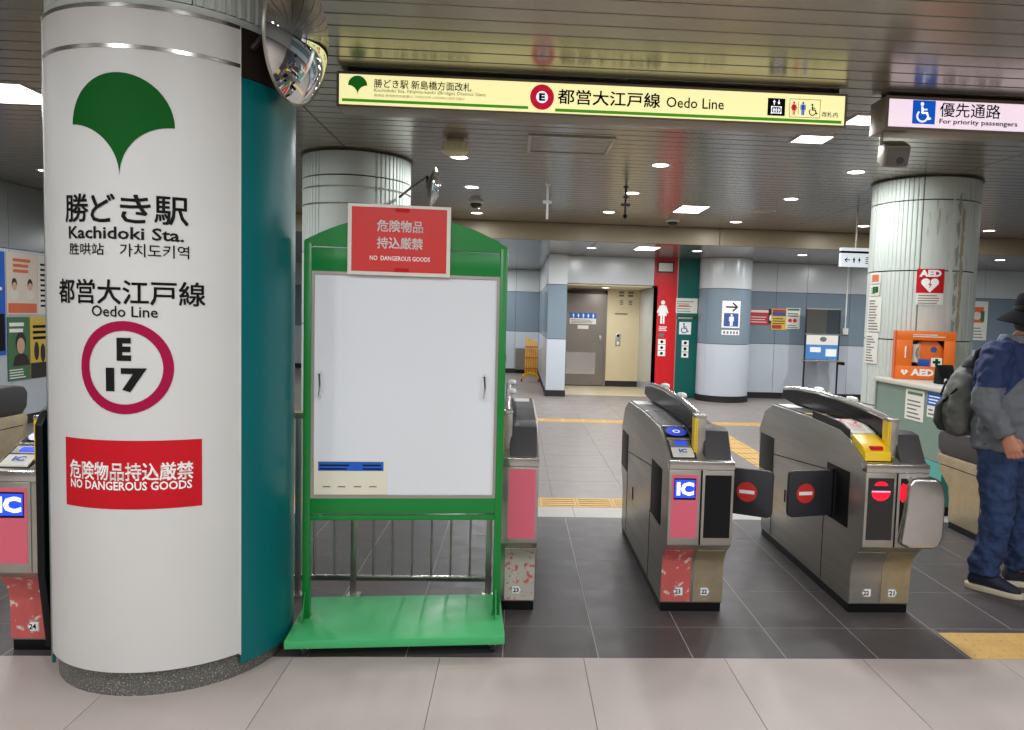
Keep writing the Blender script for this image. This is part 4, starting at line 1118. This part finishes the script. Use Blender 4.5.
t = thing('leaflet_stand', 'metal leaflet stand with mirror top against the far wall', 'leaflet stand', (6.1, 14.72, 0))
for x in (-.34, .34): box('leg', 'dark_plastic', x - .014, x + .014, -.014, .014, 0, 1.85, t)
box('frame_bar', 'aluminium', -.35, .35, -.016, .016, 1.83, 1.855, t); box('frame_bar', 'aluminium', -.35, .35, -.016, .016, 1.325, 1.35, t)
box('mirror_panel', 'mirror', -.326, .326, -.004, .012, 1.35, 1.83, t)
box('leaflet_rack', 'leaflet_blue', -.326, .326, -.012, .012, .84, 1.325, t)
mp = plane_map((0, -.012, 0)); shape('leaflet', [rect(-.32, .32, 1.13, 1.32)], 'white_paper', mp, t); shape('leaflet', [rect(-.24, -.02, .98, 1.08), rect(.08, .3, .9, 1.05)], 'white', mp, t, .002); shape('leaflet_print', [disc(.02, 1.24, .07, .05)], 'ink_grey', mp, t, .002)
box('shelf', 'aluminium', -.38, .38, -.2, .02, .80, .825, t, .004); box('shelf_edge', 'black', .36, .40, -.2, 0, .74, .80, t)
t = thing('conduit', 'thin white cable conduit with a socket box on the far wall', 'conduit', (6.70, 15.05, 0))
box('pipe', 'white', -.012, .012, -.02, 0, 1.47, ZL - .02, t); box('socket_box', 'white_paper', -.06, .06, -.045, 0, 1.34, 1.47, t, .006)

# folded yellow barrier stand in the left passage
t = thing('folding_barrier', 'folded yellow barrier on wheels beside the far left pier', 'barrier', (.36, 17.5, 0))
for i in range(6):
    x = -.13 + .05 * i
    p = box('panel_slat', 'safety_yellow', x, x + .034, -.02 + .01 * i, .02 + .01 * i, .12, 1.04 - .02 * i, t, .004)
for z in (.3, .55, .8): box('cross_link', 'orange_dark', -.13, .16, -.03, -.02, z, z + .03, t)
for x in (-.2, .2):
    MB().tube([(x, 0, .05), (x * .8, 0, .16), (x * .3, 0, .2), (0, 0, .21)], .018, 8).build('foot', 'safety_yellow', t, smooth=True)
    MB().lathe([(.02, -.02), (.04, -.015), (.04, .015), (.02, .02)], 14, (x, 0, .04), 'x').build('wheel', 'red_print', t, smooth=True)
MB().tube([(-.2, .12, .05), (-.1, .12, .16), (0, .12, .2), (.1, .12, .16), (.2, .12, .05)], .016, 8).build('foot', 'safety_yellow', t, smooth=True)
t = thing('wall_cabinet', 'low grey brown cabinet at the end of the left passage', 'cabinet', (.1, 19.93, 0))
box('body', 'door_grey', -.1, .45, -.0, .06, .1, .66, t); box('door', 'door_grey', -.09, .17, -.015, 0, .12, .64, t); box('door', 'door_grey', .18, .44, -.015, 0, .12, .64, t); box('plinth', 'black', -.1, .45, .01, .06, 0, .1, t)
t = thing('wall_socket', 'small dark socket box low on the passage end wall', 'socket', (-.30, 19.995, .3)); box('plate', 'ink_grey', -.06, .06, -.03, 0, 0, .2, t, .006); box('slot', 'black', -.03, .03, -.034, -.03, .06, .14, t)

# ------------------------------------------------------------------ posters on the left wall (face +X)
def left_poster(label, y0, y1, z0, z1, m):
    t = thing('poster', label, 'poster', (-6.196, y0, z0), 0, 'posters on the left wall')
    box('sheet', m, 0, .008, 0, y1 - y0, 0, z1 - z0, t)
    return t, plane_map((.008, 0, 0), (0, 1, 0), (0, 0, 1)), y1 - y0, z1 - z0
t, mp, W, H = left_poster('pale poster with two people and orange lettering on the left wall', 9.53, 10.12, 1.39, 2.15, 'poster_pale')
shape('print', lines(.12, W - .12, .52, .72, 3, .6, .2), 'poster_orange', mp, t); shape('print', [disc(.14, .38, .05, .07), disc(.44, .38, .05, .07)], 'poster_hair', mp, t); shape('print', [disc(.14, .35, .042, .05), disc(.44, .35, .042, .05)], 'poster_skin', mp, t, .002); shape('print', [rect(.02, W - .02, .02, .14)], 'poster_orange', mp, t); shape('print', [disc(.14, .25, .08, .07), disc(.44, .25, .08, .07)], 'white_paper', mp, t)
t, mp, W, H = left_poster('text poster beside the pale one on the left wall', 10.13, 10.6, 1.39, 2.15, 'white_paper')
shape('print', lines(.05, W - .05, .1, .7, 9, .4, .4), 'ink', mp, t)
t, mp, W, H = left_poster('green poster with a dark-haired portrait on the left wall', 9.53, 9.95, .57, 1.36, 'poster_green')
shape('print', lines(.03, W - .1, .60, .75, 2, .6, .2), 'white', mp, t); shape('portrait', [disc(.24, .47, .10, .13)], 'poster_hair', mp, t); shape('portrait', [disc(.24, .43, .075, .10)], 'poster_skin', mp, t, .002); shape('portrait', [[(.08, .18), (.42, .18), (.36, .3), (.24, .35), (.12, .3)]], 'poster_hair', mp, t, .0015); shape('print', lines(.02, W - .1, .03, .16, 4, .4, .3), 'white', mp, t, .002)
t, mp, W, H = left_poster('yellow poster with dark figures on the left wall', 9.96, 10.5, .57, 1.36, 'poster_yellow')
shape('print', [rect(.0, W, .0, .2), disc(.12, .35, .05, .12), disc(.25, .32, .05, .12)], 'poster_hair', mp, t); shape('print', lines(.05, W - .1, .5, .72, 3, .5, .2), 'ink', mp, t)
t, mp, W, H = left_poster('blue and dark notice at the left picture edge', 9.0, 9.5, .9, 2.15, 'sign_blue')
shape('print', [rect(.02, W - .02, .05, .5)], 'ink', mp, t); shape('print', lines(.05, W - .05, .6, 1.15, 6, .4, .3), 'white', mp, t)
t, mp, W, H = left_poster('tall route chart poster seen between the pillar and the board', 11.6, 12.9, .6, 2.1, 'white_paper')
shape('print', [bar(.1, .3, 1.2, .5, .03), bar(.2, .4, .3, 1.2, .03)], 'poster_red', mp, t); shape('print', lines(.1, 1.2, .6, 1.4, 9, .3, .4), 'ink_grey', mp, t)

# ------------------------------------------------------------------ walking person at the right edge
def ring_loft(b, rings, n=20):
    """rings: (centre, half width along a, half width along c, a-dir, c-dir)"""
    v = []; f = []
    for c, ra, rc, a, d in rings:
        c, a, d = Vector(c), Vector(a).normalized(), Vector(d).normalized()
        for k in range(n):
            t = 2 * pi * k / n
            v.append(c + a * ra * cos(t) + d * rc * sin(t))
    for i in range(len(rings) - 1):
        for k in range(n): f.append((i * n + k, i * n + (k + 1) % n, (i + 1) * n + (k + 1) % n, (i + 1) * n + k))
    f.append(tuple(range(n - 1, -1, -1))); f.append(tuple((len(rings) - 1) * n + k for k in range(n)))
    b.add(v, f)
def ellipsoid(b, c, r, n=16):
    v = []; f = []
    m_ = n // 2
    for i in range(1, m_):
        p = pi * i / m_
        for k in range(n):
            t = 2 * pi * k / n
            v.append((c[0] + r[0] * sin(p) * cos(t), c[1] + r[1] * sin(p) * sin(t), c[2] + r[2] * cos(p)))
    for i in range(m_ - 2):
        for k in range(n): f.append((i * n + k, i * n + (k + 1) % n, (i + 1) * n + (k + 1) % n, (i + 1) * n + k))
    f.append(tuple(range(n))); f.append(tuple((m_ - 2) * n + k for k in range(n - 1, -1, -1)))
    b.add(v, f)
def fused(b, name, m, parent, voxel=.008, it=6, fac=.6, fold=0.0, fsize=.06):
    me = b.mesh(name)
    ob = bpy.data.objects.new('tmp', me); COL.objects.link(ob)
    r = ob.modifiers.new('r', 'REMESH'); r.mode = 'VOXEL'; r.voxel_size = voxel
    s = ob.modifiers.new('s', 'SMOOTH'); s.iterations = it; s.factor = fac
    if fold:
        tx = bpy.data.textures.new('folds', 'CLOUDS'); tx.noise_scale = fsize; tx.noise_depth = 1
        d_ = ob.modifiers.new('d', 'DISPLACE'); d_.texture = tx; d_.strength = fold; d_.mid_level = .5; d_.texture_coords = 'LOCAL'
    dg = bpy.context.evaluated_depsgraph_get(); dg.update()
    out = bpy.data.meshes.new_from_object(ob.evaluated_get(dg)); out.name = name
    bpy.data.objects.remove(ob)
    for p in out.polygons: p.use_smooth = True
    out.materials.clear()
    for q in (m if isinstance(m, list) else [m]): out.materials.append(M[q])
    return link(bpy.data.objects.new(name, out), parent)
# local frame: +x forward, +y to the person's left, z up
PX, PY, PA = 2.925, 4.33, rad(-48)
P = thing('person', 'person in navy and grey jacket, bucket hat and jeans walking at the right edge', 'person', (PX, PY, 0), PA)
RA, LA = Vector((-.02, -.09, .09)), Vector((.10, .17, .09))      # ankles
HR, HL = Vector((0, -.09, .88)), Vector((0, .09, .88))
KR, KL = Vector((.03, -.10, .49)), Vector((.10, .13, .49))
SR, SL = Vector((.0, -.19, 1.41)), Vector((.0, .19, 1.41))
ER, WR = Vector((-.03, -.265, 1.14)), Vector((.10, -.275, .965))
EL, WL = Vector((.0, .26, 1.14)), Vector((.14, .25, .96))
HEAD = Vector((.125, .025, 1.615))
def limb(b, pts, rs, n=16, flat=1.0):
    b.tube(pts, rs, n)
body = MB()
X, Yv = (1, 0, 0), (0, 1, 0)
ring_loft(body, [((0, 0, .86), .10, .15, X, Yv), ((0, 0, 1.0), .10, .14, X, Yv), ((.0, 0, 1.2), .11, .15, X, Yv), ((0, 0, 1.38), .10, .17, X, Yv), ((.02, 0, 1.45), .07, .10, X, Yv), ((.05, .005, 1.50), .058, .06, X, Yv), ((.09, .018, 1.57), .055, .055, X, Yv)])
ellipsoid(body, HEAD + Vector((0, 0, .01)), (.098, .076, .118)); ellipsoid(body, HEAD + Vector((.035, 0, -.06)), (.062, .056, .062))
body.tube([HEAD + Vector((.09, 0, .02)), HEAD + Vector((.115, 0, -.022)), HEAD + Vector((.09, 0, -.035))], [.01, .017, .012], 10)   # nose
for s in (-1, 1): ellipsoid(body, HEAD + Vector((-.005, .077 * s, -.005)), (.02, .011, .032), 12)                                   # ears
ellipsoid(body, HEAD + Vector((.086, 0, -.066)), (.014, .026, .010), 12)                                                           # lips
limb(body, [HR, KR, RA + Vector((0, 0, 0))], [.075, .055, .042]); limb(body, [HL, KL, LA], [.075, .055, .042])
for S, E_, W_ in ((SR, ER, WR), (SL, EL, WL)): limb(body, [S, E_, W_], [.05, .04, .028])
def hand(b, W_, side):
    """relaxed, half closed fist below the wrist; thumb from the side of the palm"""
    d = Vector((.35, 0, -.94)).normalized(); fwd = Vector((.94, 0, .35)); out = Vector((0, side, 0))
    c = W_ + d * .05
    ring_loft(b, [(W_ - d * .01, .03, .022, fwd, out), (W_ + d * .03, .042, .02, fwd, out), (W_ + d * .075, .044, .018, fwd, out), (W_ + d * .092, .04, .014, fwd, out)], 14)
    for i in range(4):
        o_ = fwd * (.033 - .022 * i); L = (.034, .038, .035, .028)[i]
        k0 = W_ + d * .085 + o_; k1 = k0 + d * L - out * .006; k2 = k1 + d * .008 - out * .026; k3 = k2 - d * .022 - out * .010
        b.tube([k0 - d * .02, k0, k1, k2, k3], [.010, .0105, .0098, .0092, .008], 8)
    t0 = W_ + d * .025 + fwd * .034
    b.tube([t0 - fwd * .015, t0 + fwd * .014 + d * .012, t0 + fwd * .018 + d * .042 - out * .014, t0 + fwd * .006 + d * .062 - out * .024], [.013, .012, .0105, .009], 8)
hand(body, WR, -1); hand(body, WL, 1)
fused(body, 'body', 'skin', P, .0055, 3, .5)
for s in (-1, 1):
    e_ = MB(); ellipsoid(e_, HEAD + Vector((.083, .03 * s, .012)), (.011, .013, .009), 12); e_.build('eye', 'white', P, smooth=True)
    e_ = MB(); ellipsoid(e_, HEAD + Vector((.0915, .03 * s, .012)), (.004, .0055, .0055), 10); e_.build('iris', 'ink', P, smooth=True)
hb = MB(); ring_loft(hb, [(HEAD + Vector((-.035, 0, -.07)), .05, .062, X, Yv), (HEAD + Vector((-.03, 0, -.02)), .078, .078, X, Yv), (HEAD + Vector((-.015, 0, .04)), .092, .082, X, Yv)]); hb.build('hair', 'hair', P, smooth=True)
# jeans
jb = MB()
ring_loft(jb, [((0, 0, .98), .13, .175, X, Yv), ((0, 0, .88), .14, .18, X, Yv), ((.01, 0, .80), .13, .17, X, Yv)])
def trouser(H_, K_, A_):
    jb.tube([H_ + Vector((0, 0, .02)), H_ + (K_ - H_) * .45, K_, K_ + (A_ - K_) * .35, K_ + (A_ - K_) * .7, A_ + Vector((-.01, 0, .075)), A_ + Vector((.0, 0, .05)), A_ + Vector((.0, 0, .02))], [.108, .104, .09, .084, .080, .088, .082, .086], 20)
trouser(HR, KR, RA); trouser(HL, KL, LA)
jo = fused(jb, 'jeans', 'jeans', P, .008, 4, .5, .03, .05)
# jacket: yoke and upper sleeves navy, the rest grey
jk = MB()
ring_loft(jk, [((.01, 0, .86), .165, .20, X, Yv), ((.012, 0, .95), .17, .205, X, Yv), ((.012, 0, 1.1), .168, .205, X, Yv), ((.0, 0, 1.25), .165, .21, X, Yv), ((-.005, 0, 1.37), .145, .215, X, Yv), ((.0, 0, 1.44), .115, .17, X, Yv), ((.025, 0, 1.49), .09, .10, X, Yv), ((.04, 0, 1.53), .085, .085, X, Yv)], 28)
for S, E_, W_ in ((SR, ER, WR), (SL, EL, WL)):
    mid = S + (E_ - S) * .5
    jk.tube([S + Vector((0, -S.y * .25, .015)), S, mid, E_, E_ + (W_ - E_) * .45, W_ + (W_ - E_).normalized() * .0], [.085, .092, .084, .078, .070, .058], 20)
ja = fused(jk, 'jacket', ['jacket_grey', 'jacket_navy'], P, .009, 4, .5, .04, .07)
for p in ja.data.polygons:
    c = p.center
    arm = c.y < -.20 or c.y > .20
    p.material_index = 1 if (c.z > 1.235 if arm else c.z > 1.08 + 1.5 * max(0, c.x + .02)) else 0
MB().tube([(.135, -.0, .87), (.182, 0, 1.0), (.182, 0, 1.15), (.168, 0, 1.3), (.13, 0, 1.42), (.11, 0, 1.5)], .006, 8).build('zip', 'black', ja)
cb = MB(); ring_loft(cb, [((.035, 0, 1.49), .098, .10, X, Yv), ((.045, 0, 1.535), .09, .086, X, Yv), ((.045, 0, 1.54), .075, .072, X, Yv), ((.04, 0, 1.5), .08, .082, X, Yv)], 24); cb.build('collar', 'jacket_grey', ja, smooth=True)
# hat
hc = HEAD + Vector((-.005, 0, .055))
ht = MB().lathe([(.180, -.075), (.186, -.070), (.135, -.022), (.108, .0), (.110, .05), (.100, .095), (.070, .112), (.001, .116)], 32)
hat_o = ht.build('bucket_hat', 'hat', P, smooth=True, angle=60); hat_o.location = hc; hat_o.rotation_euler = (0, rad(9), 0)
MB().lathe([(.1085, .002), (.1125, .004), (.1135, .026), (.1095, .028)], 32).build('hat_band', 'black_matt', hat_o, smooth=True)
# shoes
for A_, a in ((RA, 0), (LA, rad(35))):
    sb = MB()
    ring_loft(sb, [((-.085, 0, .06), .02, .03, (0, 0, 1), Yv), ((-.07, 0, .075), .055, .04, (0, 0, 1), Yv), ((.0, 0, .085), .062, .043, (0, 0, 1), Yv), ((.07, 0, .065), .046, .046, (0, 0, 1), Yv), ((.14, 0, .048), .030, .046, (0, 0, 1), Yv), ((.185, 0, .04), .02, .034, (0, 0, 1), Yv), ((.2, 0, .036), .008, .018, (0, 0, 1), Yv)], 18)
    so = fused(sb, 'shoe', 'shoe_navy', P, .007, 3, .5); so.location = (A_.x, A_.y, 0); so.rotation_euler = (0, 0, a)
    out = [(-.105, 0), (-.095, .033), (-.05, .046), (.04, .046), (.12, .052), (.18, .044), (.212, .018), (.218, 0)]
    out = out + [(x, -y) for x, y in out[-2:0:-1]]
    MB().prism(out, 0.001, .034, 'z').build('sole', 'sole', so, bevel=.006)
    for k in range(4): MB().tube([(.03 + .02 * k, -.028, .118 - .013 * k), (.03 + .02 * k, 0, .128 - .014 * k), (.03 + .02 * k, .028, .118 - .013 * k)], .004, 6).build('lace', 'black_matt', so)
# backpack, hanging low behind the right shoulder
t = thing('backpack', 'slouchy grey backpack on the back of the walking person', 'backpack', (2.81, 4.54, .90), rad(-40))
pb = MB()
ring_loft(pb, [((0, 0, .0), .05, .08, X, Yv), ((-.005, 0, .03), .10, .145, X, Yv), ((-.015, 0, .12), .125, .165, X, Yv), ((-.01, 0, .25), .115, .16, X, Yv), ((.01, 0, .36), .09, .13, X, Yv), ((.03, 0, .42), .055, .085, X, Yv), ((.04, 0, .47), .04, .06, X, Yv)], 24)
fused(pb, 'bag', 'pack', t, .01, 4, .5, .05, .08)
qb = MB(); ring_loft(qb, [((-.10, -.02, .03), .035, .10, X, Yv), ((-.125, -.02, .08), .04, .12, X, Yv), ((-.12, -.02, .19), .035, .115, X, Yv), ((-.10, -.02, .23), .015, .09, X, Yv)], 20); fused(qb, 'front_pocket', 'pack_dark', t, .008, 3, .5)
nb_ = MB(); ring_loft(nb_, [((.03, 0, .43), .06, .09, X, Yv), ((.04, 0, .47), .055, .085, X, Yv), ((.045, 0, .50), .035, .06, X, Yv)], 18); fused(nb_, 'drawstring_neck', 'pack_dark', t, .008, 3, .5)
MB().tube([(-.02, -.155, .30), (-.11, -.10, .20), (-.12, -.06, .04)], .008, 8).build('strap', 'black_matt', t, smooth=True)
MB().tube([(-.02, .10, .40), (-.12, .05, .32), (-.135, .0, .24)], .008, 8).build('strap', 'black_matt', t, smooth=True)
MB().tube([(.04, -.06, .44), (.07, -.10, .53), (.13, -.14, .575), (.20, -.16, .56)], [.012, .016, .016, .014], 8).build('shoulder_strap', 'pack_dark', t, smooth=True)
